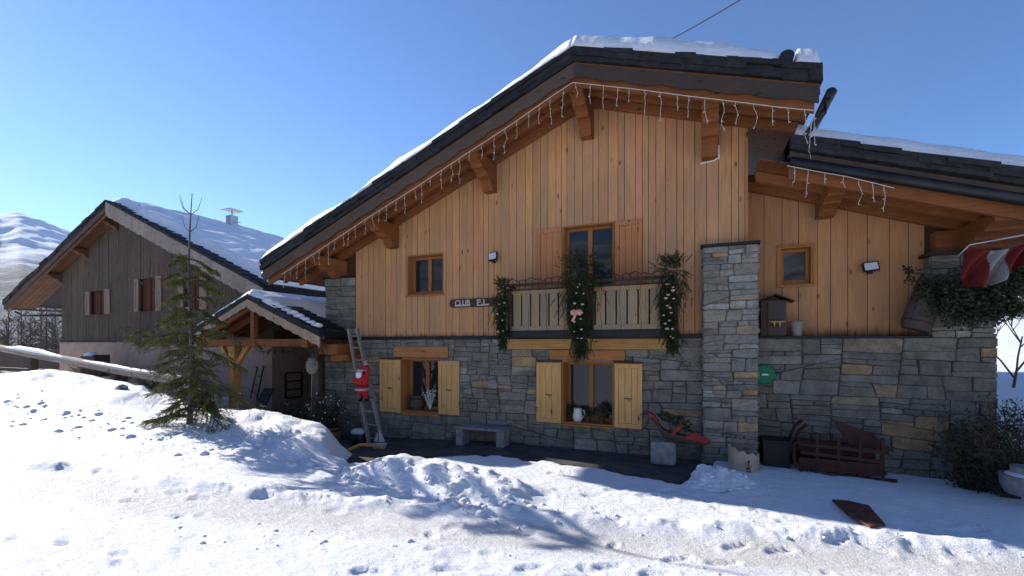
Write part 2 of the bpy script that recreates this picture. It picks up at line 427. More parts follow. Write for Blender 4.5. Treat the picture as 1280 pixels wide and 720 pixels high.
tag(mb.build('snow_clods', M['snow'], origin=(0,0,0), smooth=True), 'loose lumps of snow scattered along the ploughed heaps and the track', 'snow', kind='stuff')

# ------------------------------------------------------------------ far land: mountain, hill, woods
def mountain():
    m = mat('mountain snow and forest', (.7,.75,.8), .9, .1); q = NB(m)
    tc = q.n('ShaderNodeTexCoord'); sx = q.n('ShaderNodeSeparateXYZ'); q.l(tc.outputs['Object'], sx.inputs[0])
    n = q.noise(.004, 8, None, .65); n2 = q.noise(.02, 8, None, .7)
    mr = q.n('ShaderNodeMapRange'); mr.inputs[1].default_value = 60; mr.inputs[2].default_value = 560; q.l(sx.outputs[2], mr.inputs[0])
    s = q.mix(mr.outputs[0], n, .45, 'MIX')
    f = q.ramp(s, [(.36, 0.0), (.52, 1.0)])
    forest = q.ramp(n2, [(.38, (.035,.045,.055)), (.6, (.16,.18,.2)), (.72, (.6,.62,.65))])
    c = q.mix(forest, q.ramp(n2, [(.3, (.55,.58,.62)), (.5, (.84,.86,.9))]), f, 'MIX')
    q.col(c); q.bump(n2, .6, 30)
    az = np.radians(np.linspace(-100, -52, 240)); rr = np.linspace(350, 4200, 200)
    RR, AA = np.meshgrid(rr, az, indexing='ij')
    X = RR*np.sin(AA); Y = RR*np.cos(AA)
    # ridge elevation angle against azimuth, from the skyline
    azd = np.degrees(AA)
    px_az = lambda px: math.degrees(math.atan((px-640)/F))-23.0
    skl = [(-400, 300), (-100, 262), (0, 277), (25, 275), (50, 282), (80, 292), (130, 318), (250, 345), (400, 370)]
    azs = [px_az(p) for p, _ in skl]
    def elev(p, y): return .93*(HZ-y)/math.hypot(F, p-640)
    els = [elev(p, y) for p, y in skl]
    E = np.interp(azd, azs, els)
    prof = sstep(300, 3300, RR)**1.15
    Z = prof*E*3300+EYE
    Z = np.where(RR > 3300, Z-(RR-3300)*.3, Z)
    Z = Z+(prof*(1-.6*prof))*170*fbm(X*.0016, Y*.0016, 6, 40)+18*prof*fbm(X*.01, Y*.01, 4, 41)-45*(1-prof)
    nr, na = X.shape
    mb = MB(); mb.v = [tuple(p) for p in np.stack([X, Y, Z], -1).reshape(-1, 3)]
    for i in range(nr-1):
        for j in range(na-1): mb.f.append([i*na+j, i*na+j+1, (i+1)*na+j+1, (i+1)*na+j]); mb.c.append(None)
    tag(mb.build('mountain', m, origin=(0,0,0), smooth=True), kind='structure')
mountain()
def tree_sil(mb, x, y, z, h, conif, r):
    """one small far tree: trunk and many twigs or a ragged cone of needle sprays"""
    mb.tube([(x,y,z-1), (x+r.uniform(-.2,.2), y, z+h)], [h*.016, .02], 4)
    n = int(26 if conif else 34)
    for k in range(n):
        t = r.uniform(.12, 1) if conif else r.uniform(.3, 1)
        a = r.uniform(0, 6.283); L = (1-t)*h*.24+.2 if conif else (1.15-t)*h*.35+.2
        p = Vector((x, y, z+t*h)); d = Vector((math.cos(a), math.sin(a), -.25 if conif else r.uniform(.4, 1.4))).normalized()
        e = p+d*L
        if conif:
            s = d.cross(Vector((0,0,1))).normalized()*L*.33
            mb.add([p, e+s*.3, e-s*.3, (p+e)/2+s, (p+e)/2-s+Vector((0,0,-.1*L))], [(0,3,1,2,4)])
        else:
            mb.tube([p, e], [.05, .015], 3, cap=False)
            for _ in range(3):
                e2 = p.lerp(e, r.uniform(.4, 1)); d2 = (d+Vector((r.uniform(-.8,.8), r.uniform(-.8,.8), r.uniform(-.2,.9)))).normalized()
                mb.tube([e2, e2+d2*L*.5], [.025, .01], 3, cap=False)
r2 = random.Random(5)
mbc = MB(); mbd = MB()
for k in range(260):
    a = R(r2.uniform(-78, -63)); d = r2.uniform(70, 200)
    x, y = d*math.sin(a), d*math.cos(a)
    hz = r2.uniform(6, 11)
    zz = EYE-.9-d*.05+r2.uniform(-1, 1)
    if r2.random() < .35: tree_sil(mbc, x, y, zz, hz, True, r2)
    else: tree_sil(mbd, x, y, zz, hz, False, r2)
M['farconif'] = noisy('far conifer needles', (.03,.045,.035), (.07,.085,.06), .6, .9, 0)
tag(mbd.build('distant_wood', M['bark'], origin=(0,0,0)), 'far mass of bare grey trees down in the valley', 'wood', kind='stuff')
tag(mbc.build('distant_conifers', M['farconif'], origin=(0,0,0)), 'dark conifers mixed into the valley wood', 'wood', kind='stuff')
# valley floor under the wood
mb = MB()
for k in range(40):
    for j in range(14):
        a = R(-100+k*1.5); d = 24*1.33**j
        mb.v.append((d*math.sin(a), d*math.cos(a), EYE-.9-d*.05+.6*float(fbm(d*.1, k*.3, 2))))
for k in range(39):
    for j in range(13): mb.f.append([k*14+j, (k+1)*14+j, (k+1)*14+j+1, k*14+j+1]); mb.c.append(None)
M['scrub'] = noisy('valley snow and scrub', (.06,.055,.05), (.7,.72,.75), .35, .9, .3)
tag(mb.build('valley_floor', M['scrub'], origin=(0,0,0), smooth=True), kind='structure')
# added unseen wooded slope behind the viewer: darkens pane reflections, cuts sky fill
mb = MB(); NA_, NR_ = 90, 16
for k in range(NA_):
    a = R(95+k*170/(NA_-1))
    for j in range(NR_):
        d = 60+j*22; mb.v.append((d*math.sin(a), d*math.cos(a), -1+(j/(NR_-1))**.8*(95+25*float(fbm(k*.12, 1, 3, 60)))+6*float(fbm(k*.4, j*.5, 3, 61))))
for k in range(NA_-1):
    for j in range(NR_-1): mb.f.append([k*NR_+j, k*NR_+j+1, (k+1)*NR_+j+1, (k+1)*NR_+j]); mb.c.append(None)
M['unseen_slope_mat'] = noisy('added wooded snowy slope', (.05,.05,.045), (.75,.76,.78), .09, .9, 0)
tag(mb.build('unseen_slope', M['unseen_slope_mat'], origin=(0,0,0), smooth=True), kind='structure')
# snowy slope on the right
mb = MB(); NX, NY = 70, 60
for i in range(NX):
    for j in range(NY):
        X = 4.6+(i/(NX-1))**1.6*75; Y = 9.6+(j/(NY-1))**1.5*90
        d = max(0, (Y-11))
        z = -.35+1.0*float(sstep(0, 4, d))+d*.145+.35*float(fbm(X*.25, Y*.25, 4, 8))*min(1, d/3)
        mb.v.append((X, Y, z))
for i in range(NX-1):
    for j in range(NY-1): mb.f.append([i*NY+j, (i+1)*NY+j, (i+1)*NY+j+1, i*NY+j+1]); mb.c.append(None)
tag(mb.build('hillside', M['snow'], origin=(0,0,0), smooth=True), kind='structure')
mbh = MB()
for k in range(260):
    Y = r2.uniform(26, 98); X = Y*r2.uniform(.38, .66)
    tree_sil(mbh, X, Y, -.3+(Y-11)*.145, r2.uniform(3, 6), k % 3 > 0, r2)
tag(mbh.build('hillside_wood', M['farconif'], origin=(0,0,0)), 'dark wood on the snowy slope at the right edge', 'wood', kind='stuff')

# ------------------------------------------------------------------ stone work generator
def clip_half(poly, nx, ny, c):
    out = []
    for i in range(len(poly)):
        a = poly[i]; b = poly[(i+1) % len(poly)]
        da = nx*a[0]+ny*a[1]-c; db = nx*b[0]+ny*b[1]-c
        if da >= 0: out.append(a)
        if (da >= 0) != (db >= 0):
            t = da/(da-db); out.append((a[0]+(b[0]-a[0])*t, a[1]+(b[1]-a[1])*t))
    return out
def parea(p): return .5*abs(sum(p[i][0]*p[(i+1) % len(p)][1]-p[(i+1) % len(p)][0]*p[i][1] for i in range(len(p))))
def bbox(p): xs = [q[0] for q in p]; ys = [q[1] for q in p]; return min(xs), min(ys), max(xs), max(ys)
def split_stones(poly, r, big=1.0):
    out = []; st = [poly]
    while st:
        p = st.pop(); x0, y0, x1, y1 = bbox(p); w, h = x1-x0, y1-y0
        tw = r.uniform(.34, 1.05)*big; th = r.uniform(.13, .36)*big
        if r.random() < .14: th *= .5
        if w < tw and h < th: out.append(p); continue
        if w < .16 or h < .055: out.append(p); continue
        if h > th and (h > w*.5 or w < tw):
            t = r.gauss(0, .035); t = t if r.random() > .12 else r.gauss(0, .14)
            nx, ny = -math.sin(t), math.cos(t)
        else:
            if w <= tw: out.append(p); continue
            t = r.gauss(0, .10); t = t if r.random() > .15 else r.gauss(0, .4)
            nx, ny = math.cos(t), math.sin(t)
        cx = x0+w*r.uniform(.36, .64); cy = y0+h*r.uniform(.36, .64); c = nx*cx+ny*cy
        a = clip_half(p, nx, ny, c); b = clip_half(p, -nx, -ny, -c)
        if len(a) > 2 and len(b) > 2 and parea(a) > .002 and parea(b) > .002: st += [a, b]
        else: out.append(p)
    return out
def minus_rect(p, rc):
    x0, z0, x1, z1 = rc; b = bbox(p)
    if b[0] >= x1 or b[2] <= x0 or b[1] >= z1 or b[3] <= z0: return [p]
    out = [clip_half(p, -1, 0, -x0), clip_half(p, 1, 0, x1)]
    mid = clip_half(clip_half(p, 1, 0, x0), -1, 0, -x1)
    if len(mid) > 2: out += [clip_half(mid, 0, -1, -z0), clip_half(mid, 0, 1, z1)]
    return [q for q in out if len(q) > 2 and parea(q) > .0015]
def stone_face(mb, poly, mapf, r, holes=(), ochre=(), big=1.0, dark=1.0):
    """mapf(a, b, out) -> world"""
    for s0 in split_stones(poly, r, big):
        b0 = bbox(s0)
        och = any(b0[0] <= ox <= b0[2] and b0[1] <= oz <= b0[3] for ox, oz in ochre) or r.random() < .008
        if och: base = r.choice([(.31,.21,.115), (.27,.21,.14), (.33,.22,.12)])
        else:
            g = r.uniform(.14, .195); k = r.random()
            base = (g*1.03, g*1.0, g*.86) if k < .6 else (g*1.06, g*1.0, g*.79) if k < .85 else (g*1.18, g*1.04, g*.84)
            if r.random() < .12: base = tuple(q*1.35 for q in base)
        base = tuple(q*dark for q in base)
        pcs = [s0]
        for h in holes: pcs = [q for p in pcs for q in minus_rect(p, h)]
        dep = r.uniform(.010, .05)
        for p in pcs:
            # chop corners for an irregular outline
            q2 = []
            for i in range(len(p)):
                a, b, c = p[i-1], p[i], p[(i+1) % len(p)]
                k = r.uniform(.02, .13)
                q2.append((b[0]+(a[0]-b[0])*k, b[1]+(a[1]-b[1])*k)); q2.append((b[0]+(c[0]-b[0])*k, b[1]+(c[1]-b[1])*k))
            cx = sum(q[0] for q in q2)/len(q2); cy = sum(q[1] for q in q2)/len(q2)
            def inset(d):
                o = []
                for q in q2:
                    vx, vy = cx-q[0], cy-q[1]; L = math.hypot(vx, vy)+1e-9; f = min(.45, d/L)
                    o.append((q[0]+vx*f, q[1]+vy*f))
                return o
            i1 = inset(.004+r.uniform(0, .004)); i2 = inset(.016+r.uniform(0, .012)); n = len(q2)
            tx, tz = r.uniform(-.02, .02), r.uniform(-.04, .04)
            vs = [mapf(a, b, -.02) for a, b in i1]+[mapf(a, b, dep*.55) for a, b in i1]+[mapf(a, b, dep+tx*(a-cx)+tz*(b-cy)) for a, b in i2]
            fs = [[2*n+k for k in range(n)]]
            for k in range(n):
                k2 = (k+1) % n; fs += [[k, k2, n+k2, n+k], [n+k, n+k2, 2*n+k2, 2*n+k]]
            mb.add(vs, fs, base)
def wall_pieces(x0, x1, z0, z1, holes):
    """rectangles that cover the wall except its openings"""
    xs = sorted({x0, x1, *[min(max(h[0], x0), x1) for h in holes], *[min(max(h[2], x0), x1) for h in holes]})
    out = []
    for a, b in zip(xs, xs[1:]):
        if b-a < 1e-4: continue
        z = z0
        for h in sorted([h for h in holes if h[0] < (a+b)/2 < h[2]], key=lambda h: h[1]):
            if h[1] > z: out.append((a, z, b, h[1]))
            z = h[3]
        if z < z1: out.append((a, z, b, z1))
    return out
def boards(mb, x0, x1, zb, topf, Y, holes, r, wmin=.11, wmax=.21, axis_out=-1, tint=None, th=.03):
    x = x0
    while x < x1-.01:
        wd = min(r.uniform(wmin, wmax), x1-x); a, b = x+.0045, x+wd-.0045; x += wd
        g = r.uniform(.92, 1.06); col = (g*r.uniform(.99, 1.03), g, g*r.uniform(.93, 1.04))
        yo = Y+axis_out*(th+r.uniform(0, .012))
        segs = [(zb, None)]
        cut = sorted([h for h in holes if h[0] < b-.003 and h[2] > a+.003], key=lambda h: h[1])
        z = zb; res = []
        for h in cut:
            if h[1] > z: res.append((a, b, z, h[1]))
            # slivers left/right of a hole inside one board
            if h[0] > a+.01: res.append((a, h[0], h[1], h[3]))
            if h[2] < b-.01: res.append((h[2], b, h[1], h[3]))
            z = h[3]
        for (p, q, za, zz) in res: mb.box((p, yo, za), (q, Y, zz), col)
        za = z
        # random butt joint
        if r.random() < .25:
            zm = za+(min(topf(a), topf(b))-za)*r.uniform(.3, .7)
            mb.prism([(a, yo, za), (b, yo, za), (b, yo, zm-.002), (a, yo, zm-.002)], (0, Y-yo, 0), col)
            za = zm; col = tuple(c*r.uniform(.88, 1.1) for c in col)
        mb.prism([(a, yo, za), (b, yo, za), (b, yo, topf(b)), (a, yo, topf(a))], (0, Y-yo, 0), col)

# ------------------------------------------------------------------ shared roof parts
def slab_snow(x0, x1, y0, y1, zf, th, nx, ny, seed=0, lump=.35, edge=.12, maskf=None):
    """a rounded snow blanket on a roof plane"""
    mb = MB()
    for side in (0, 1):
        for i in range(nx):
            for j in range(ny):
                a, b = i/(nx-1), j/(ny-1); X = x0+(x1-x0)*a; Y = y0+(y1-y0)*b
                wob = .05*float(fbm(X*2.5+seed, Y*2.5, 3, seed+2))
                e = min(min(a, 1-a)*abs(x1-x0), min(b, 1-b)*abs(y1-y0))
                rn = math.sqrt(max(0, 1-(1-min(1, e/edge))**2))
                t = th*(1+lump*float(fbm(X*1.3+seed, Y*1.3, 4, seed)))*rn
                if maskf: t *= maskf(X, Y)
                if i in (0, nx-1): X += wob*.5
                if j in (0, ny-1): Y += wob
                mb.v.append((X, Y, zf(X)+(.012+t if side == 0 else .004)))
    o = nx*ny
    for i in range(nx-1):
        for j in range(ny-1):
            q = [i*ny+j, (i+1)*ny+j, (i+1)*ny+j+1, i*ny+j+1]
            mb.f.append(q); mb.c.append(None); mb.f.append([o+k for k in q[::-1]]); mb.c.append(None)
    ring = [i*ny for i in range(nx)]+[(nx-1)*ny+j for j in range(1, ny)]+[i*ny+ny-1 for i in range(nx-2, -1, -1)]+[j for j in range(ny-2, 0, -1)]
    for k in range(len(ring)):
        a, b = ring[k], ring[(k+1) % len(ring)]
        mb.f.append([a, o+a, o+b, b]); mb.c.append(None)
    return mb
def rake_slates(mb, xa, xb, zf, Yf, layers, lh, r, deep=.6):
    """stacked slate ends along a rake; zf(x) = top of roof"""
    d = 1 if xb > xa else -1
    for L in range(layers):
        x = xa
        while (xb-x)*d > .02:
            w = min(r.uniform(.28, .7), abs(xb-x)); x2 = x+d*w
            t = lh*r.uniform(.8, 1.05); yo = Yf-r.uniform(-.01, .045)-.02*(layers-L)/layers; k = r.uniform(-.007, .007)
            zt = -L*lh
            g = r.uniform(.8, 1.1)
            mb.prism([(x, yo, zf(x)+zt-t+k), (x2+d*.02, yo, zf(x2)+zt-t+k), (x2+d*.02, yo, zf(x2)+zt+k+.012), (x, yo, zf(x)+zt+k)], (0, deep, 0), (g, g, g))
            x = x2
def slope_slates(mb, x_eave, x_ridge, y0, y1, zf, r, rows):
    """overlapping slate rows on a roof plane"""
    for i in range(rows):
        xa = x_eave+(x_ridge-x_eave)*i/rows; xb = x_eave+(x_ridge-x_eave)*(i+1.25)/rows
        if (xb-x_ridge)*(x_ridge-x_eave) > 0: xb = x_ridge
        y = y0
        while y < y1-.02:
            w = min(r.uniform(.18, .36), y1-y); k = r.uniform(0, .012); g = r.uniform(.55, 1.3); s = r.uniform(-.03, .03)*(1 if x_ridge > x_eave else -1)
            mb.prism([(xa+s, y+.004, zf(xa+s)+.045+k), (xb, y+.004, zf(xb)+.008), (xb, y+.004, zf(xb)-.02), (xa+s, y+.004, zf(xa+s)-.01)], (0, w-.008, 0), (g, g, g))
            y += w
def scallop_board(mb, xa, xb, zf, top, hgt, Yf, th, amp, per, col, seg=.06):
    n = max(4, int(abs(xb-xa)/seg)); up = []; lo = []
    for i in range(n+1):
        x = xa+(xb-xa)*i/n; ph = (x/per) % 1
        up.append((x, Yf, zf(x)-top)); lo.append((x, Yf, zf(x)-top-hgt-amp*abs(math.sin(math.pi*ph))**.7))
    for i in range(n):
        mb.add([up[i], up[i+1], lo[i+1], lo[i]]+[(p[0], Yf+th, p[2]) for p in (up[i], up[i+1], lo[i+1], lo[i])],
               [(0,1,2,3), (7,6,5,4), (3,2,6,7), (0,4,5,1)]+([(0,3,7,4)] if i == 0 else [])+([(1,5,6,2)] if i == n-1 else []), col)
def purlin(xc, wd, ztop, h, yn, yw, m, parent, steps=3):
    """roof beam poking out of the wall, with a stepped, rounded nose"""
    pr = [(yw, ztop), (yn, ztop), (yn, ztop-h*.30)]
    for k in range(steps):
        t0, t1 = k/steps, (k+1)/steps; L = (yw-yn)*.62
        ya, yb = yn+L*t0, yn+L*t1; za, zb = ztop-h*(.30+.52*t0), ztop-h*(.30+.52*t1)
        for q in range(1, 5):
            a = q/4*math.pi/2
            pr.append((ya+(yb-ya)*math.sin(a), za+(zb-za)*(1-math.cos(a))))
        pr.append((yb, zb-h*.02))
    pr += [(yn+(yw-yn)*.7, ztop-h), (yw, ztop-h)]
    mb = MB(); mb.prism([(xc-wd/2, y, z) for y, z in pr], (wd, 0, 0))
    return mb.build('purlin', m, parent, bevel=.008)

# ------------------------------------------------------------------ windows / shutters
def window(parent, x0, x1, z0, z1, Y, rec=.26, fr='frame', muntin=True, jug=None, casing=0, curtains=False):
    """lined opening with a two-light casement set back in it"""
    mb = MB(); t = .03
    mb.box((x0, Y-.045, z0), (x0+t, Y+rec+.1, z1)); mb.box((x1-t, Y-.045, z0), (x1, Y+rec+.1, z1))
    mb.box((x0+t, Y-.045, z1-t), (x1-t, Y+rec+.1, z1)); mb.box((x0+t, Y-.02, z0), (x1-t, Y+rec+.1, z0+t))
    if casing:
        for (a, b, c, d) in ((x0-casing, x0-.001, z0-casing, z1+casing), (x1+.001, x1+casing, z0-casing, z1+casing), (x0, x1, z1+.001, z1+casing), (x0, x1, z0-casing, z0-.001)):
            mb.box((a, Y-.065, c), (b, Y-.02, d))
    wn = mb.build('window', M[fr], parent, bevel=.004)
    mb = MB(); yf = Y+rec; a, b, c, d = x0+t, x1-t, z0+t, z1-t; fw = .055
    mb.box((a, yf-.03, c), (a+fw, yf+.04, d)); mb.box((b-fw, yf-.03, c), (b, yf+.04, d))
    mb.box((a+fw, yf-.03, d-fw), (b-fw, yf+.04, d)); mb.box((a+fw, yf-.03, c), (b-fw, yf+.04, c+fw*1.3))
    if muntin:
        mid = (a+b)/2; mb.box((mid-.045, yf-.045, c+fw*1.3), (mid+.045, yf+.03, d-fw))
    mb.build('frame', M[fr], wn, bevel=.005)
    if muntin:
        for p, q in ((a+fw, mid-.045), (mid+.045, b-fw)):
            mb = MB(); mb.box((p, yf, c+fw*1.3), (q, yf+.012, d-fw)); mb.build('pane', M['glass'], wn)
    else:
        mb = MB(); mb.box((a+fw, yf, c+fw*1.3), (b-fw, yf+.012, d-fw)); mb.build('pane', M['glass'], wn)
    mb = MB(); mb.box((x0-.02, Y-.075, z0-.035), (x1+.02, Y+rec-.04, z0-.001)); mb.build('sill', M[fr], wn, bevel=.004)
    return wn
def shutter(parent, x0, x1, z0, z1, Y, m='shutter', latch=True, label=None, handle_side=0):
    """framed panel shutter folded flat against the wall"""
    st = .075; yb = Y-.012; yf = Y-.05
    mb = MB()
    mb.box((x0, yf, z0), (x0+st, yb, z1)); mb.box((x1-st, yf, z0), (x1, yb, z1))
    mb.box((x0+st, yf, z1-st*1.2), (x1-st, yb, z1)); mb.box((x0+st, yf, z0), (x1-st, yb, z0+st*1.2))
    n = 3; w_ = (x1-x0-2*st)/n
    for k in range(n): mb.box((x0+st+k*w_+.002, yf+.014, z0+st*1.2), (x0+st+(k+1)*w_-.002, yb-.003, z1-st*1.2))
    o = mb.build('shutter', M[m], parent, bevel=.005)
    if latch:
        mb = MB(); zm = z0+(z1-z0)*.46; xm = (x0+x1)/2
        mb.box((xm-.07, yf-.006, zm-.008), (xm+.07, yf+.015, zm+.008)); mb.tube([(xm+.02, yf-.012, zm), (xm+.02, yf-.012, zm-.05)], .006, 5)
        mb.build('latch', M['black'], o)
        mb = MB(); xo = x0 if handle_side == 0 else x1; s = -1 if handle_side == 0 else 1
        mb.tube([(xo-s*.03, yf-.005, z0+.28), (xo+s*.03, yf-.02, z0+.28), (xo+s*.03, yf-.02, z0+.22)], .009, 5)
        mb.build('shutter_catch', M['black'], o)
    return o

# ------------------------------------------------------------------ MAIN CHALET
YW = 8.77; YR = 7.65            # facade plane, front edge of the roof
chalet = empty('chalet', (-3.5, YW, -.3), 'large larch clad chalet on a grey stone ground floor with a snowy slate roof', 'chalet')
XR = PX(717, YR); ZR = PZ(717, 58, YR)
XL = PX(327, YR); XE = PX(1026, YR); SL, SR = .41, .33
def ztop(x): return ZR-(SL*(XR-x) if x < XR else SR*(x-XR))
XWL = PX(408, YW); XWW = PX(446, YW); XWR = PX(931, YW)      # wall left corner, start of cladding, right end of cladding
ZB = PZ(740, 419, YW)                                        # bottom of the cladding
def soff(x): return ztop(x)-.40
W1 = (PX(704.5, YW), PZ(704, 421, YW)+.12, PX(769, YW), PZ(735, 280.5, YW))
W2 = (PX(510, YW), PZ(533, 368.5, YW), PX(556, YW), PZ(533, 318, YW))
W3 = (PX(502, YW), PZ(525, 515.5, YW), PX(550, YW), PZ(525, 448, YW))
W4 = (PX(703, YW), PZ(735, 531, YW), PX(768, YW), PZ(735, 451.5, YW))
L3 = (PX(494, YW), PZ(525, 446.5, YW), PX(562, YW), PZ(525, 433, YW))
L4 = (PX(688, YW), PZ(735, 450, YW), PX(782, YW), PZ(735, 437.5, YW))
BB = (PX(633, YW), PZ(735, 436.5, YW), PX(834, YW), PZ(735, 423, YW))
r = random.Random(11)
# stone ground floor: backing with openings, facing stones
mb = MB(); zs0 = -.75
XP0 = PX(879, YW-.22)
for (a, b, c, d) in wall_pieces(XWL, XWR+.1, zs0, ZB-.03, [W3, W4]): mb.box((a, YW, b), (c, YW+.45, d))
sw = mb.build('stone_wall', M['mortar'], chalet)
mb = MB()
och = [tuple((P(x, y, YW).x, P(x, y, YW).z)) for x, y in ((604,476),(632,482),(646,445),(868,513),(890,482),(700,424),(940,480),(555,508))]
stone_face(mb, [(XWL, zs0), (XP0, zs0), (XP0, ZB-.04), (XWL, ZB-.04)], lambda a, b, o: (a, YW-.02-o, b), r, [W3, W4, L3, L4, BB], och)
mb.build('facing_stones', M['stone'], sw)
# pier at left corner
mb = MB(); zt = PZ(428, 348, YW)
mb.box((XWL, YW+.02, ZB-.04), (XWW-.01, YW+.4, zt)); pl = mb.build('corner_pier', M['mortar'], chalet)
mb = MB(); stone_face(mb, [(XWL, ZB-.04), (XWW-.01, ZB-.04), (XWW-.01, zt), (XWL, zt)], lambda a, b, o: (a, YW-.02-o, b), r, (), [(PX(425, YW), PZ(425, 385, YW))])
mb.build('facing_stones', M['stone'], pl)
mb = MB(); mb.box((XWL-.04, YW-.1, zt), (XWW+.0, YW+.4, zt+.04)); mb.build('pier_cap', M['black'], pl)
# side wall to the left passage
mb = MB(); mb.box((XWL-.0, YW+.46, zs0), (XWL+.3, YW+7, 3.3)); mb.build('side_wall', M['concrete'], chalet)
# big stone pillar right of the facade
YP = YW-.22
px0, px1 = PX(878.5, YP), PX(948, YP); pz1 = PZ(912, 307, YP)
mb = MB(); mb.box((px0+.03, YP+.03, -.75), (px1-.03, YW+.5, pz1)); pil = mb.build('stone_pillar', M['mortar'], chalet)
mb = MB()
ochp = [(P(x, y, YP).x, P(x, y, YP).z) for x, y in ((897,320),(941,370),(940,408),(896,483),(936,490),(935,468),(940,535))]
stone_face(mb, [(px0, -.7), (px1, -.7), (px1, pz1), (px0, pz1)], lambda a, b, o: (a, YP+.02-o, b), r, (), ochp, .8, 1.2)
stone_face(mb, [(YP+.03, -.7), (YW+.5, -.7), (YW+.5, pz1), (YP+.03, pz1)], lambda a, b, o: (px1-.02+o, a, b), r, (), (), .8)
stone_face(mb, [(YP+.03, -.7), (YW, -.7), (YW, pz1), (YP+.03, pz1)], lambda a, b, o: (px0+.02-o, a, b), r, (), (), .8)
mb.build('facing_stones', M['stone'], pil)
mb = MB(); mb.box((px0-.04, YP-.05, pz1), (px1+.03, YW+.5, pz1+.045)); mb.build('pillar_cap', M['black'], pil)
# cladding
mb = MB(); boards(mb, XWW, XWR, ZB, soff, YW, [W1, W2], r)
cl = mb.build('wood_cladding', M['clad'], chalet)
mb = MB()
mb.prism([(XWW, YW+.04, ZB), (XWR, YW+.04, ZB), (XWR, YW+.04, soff(XWR)), (XR, YW+.04, soff(XR)), (XWW, YW+.04, soff(XWW))], (0, .02, 0))
# backing with window holes is made by pieces instead
mb = MB()
for (a, b, c, d) in wall_pieces(XWW, XWR, ZB, soff(XWW), [W2, W1]): mb.box((a, YW, b), (c, YW+.1, d))
mb.prism([(XWW, YW, soff(XWW)), (XR, YW, soff(XR)), (W1[2]+.0, YW, soff(W1[2]))] and [(XWW, YW+.001, W1[3]), (XWR, YW+.001, W1[3]), (XWR, YW+.001, soff(XWR)), (XR, YW+.001, soff(XR)), (XWW, YW+.001, max(W1[3]+.01, soff(XWW)))], (0, .09, 0))
mb.build('cladding_backing', M['black'], cl)
mb = MB(); mb.box((XWW-.02, YW-.085, ZB-.075), (px0+.02, YW-.0, ZB-.0)); mb.build('base_strip', M['black'], chalet, bevel=.006)
mb = MB(); mb.box((XWR+.0, YW-.05, ZB), (XWR+.045, YW+.4, soff(XWR))); mb.build('corner_board', M['wall_shutter'], chalet)
# roof deck and slates
Y2 = YR+9.0
roof = None
mb = MB()
mb.prism([(XL, YR+.06, ztop(XL)-.30), (XR, YR+.06, ztop(XR)-.30), (XE, YR+.06, ztop(XE)-.30), (XE, YR+.06, ztop(XE)-.03), (XR, YR+.06, ztop(XR)-.03), (XL, YR+.06, ztop(XL)-.03)], (0, 9, 0), (.8,.8,.8))
rake_slates(mb, XR, XL, ztop, YR, 3, .085, r); rake_slates(mb, XR, XE, ztop, YR, 3, .085, r)
slope_slates(mb, XL-.05, XR, YR+.5, Y2, ztop, r, 16); slope_slates(mb, XE+.05, XR, YR+.5, Y2, ztop, r, 8)
roof = mb.build('roof', M['slate'], chalet)
slab_snow(XL+.0, XR+.02, YR-.045, Y2, ztop, .20, 120, 60, 3, .5, .05).build('roof_snow', M['snow'], roof, smooth=True)
slab_snow(XR-.1, PX(977, YR), YR-.03, Y2, ztop, .27, 90, 60, 8, .55, .10).build('roof_snow', M['snow'], roof, smooth=True)
slab_snow(PX(994, YR), XE+.02, YR-.03, Y2, ztop, .25, 14, 60, 9, .5, .08).build('roof_snow', M['snow'], roof, smooth=True)
# clay end of a hollow log snow stop on the roof edge
mb = MB(); xc = PX(983, YR); zc = ztop(xc)+.07
mb.lathe((xc, YR-.03, zc), [(.085, 0), (.10, 0), (.10, 1.6), (.085, 1.6)], 16, axis='Y'); mb.build('snow_stop_pipe', M['metal'], roof)
# boards under the slates
mb = MB()
for xa, xb in ((XR, XL), (XR, XE)):
    n = 40
    for i in range(n):
        a = xa+(xb-xa)*i/n; b = xa+(xb-xa)*(i+1)/n
        mb.prism([(a, YR+.03, ztop(a)-.255), (b, YR+.03, ztop(b)-.255), (b, YR+.03, ztop(b)-.40), (a, YR+.03, ztop(a)-.40)], (0, .04, 0))
mb.build('upper_bargeboard', M['beam_x'], chalet)
mb = MB()
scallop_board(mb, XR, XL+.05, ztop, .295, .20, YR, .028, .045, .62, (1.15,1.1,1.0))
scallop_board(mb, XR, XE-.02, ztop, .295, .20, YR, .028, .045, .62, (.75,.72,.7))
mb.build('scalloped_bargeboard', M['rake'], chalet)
mb = MB()
for xa, xb in ((XL+.12, XR), (XR, XE-.06)):
    mb.prism([(xa, YR+.08, ztop(xa)-.42), (xb, YR+.08, ztop(xb)-.42), (xb, YR+.08, ztop(xb)-.64), (xa, YR+.08, ztop(xa)-.64)], (0, .07, 0))
mb.build('rafter', M['beam_x'], chalet, bevel=.006)
for yy in (YR+.48, YW-.16):
    mb = MB()
    for xa, xb in ((XL+.15, XR), (XR, XE-.1)):
        mb.prism([(xa, yy, ztop(xa)-.40), (xb, yy, ztop(xb)-.40), (xb, yy, ztop(xb)-.56), (xa, yy, ztop(xa)-.56)], (0, .10, 0))
    mb.build('rafter', M['beam_x'], chalet, bevel=.006)
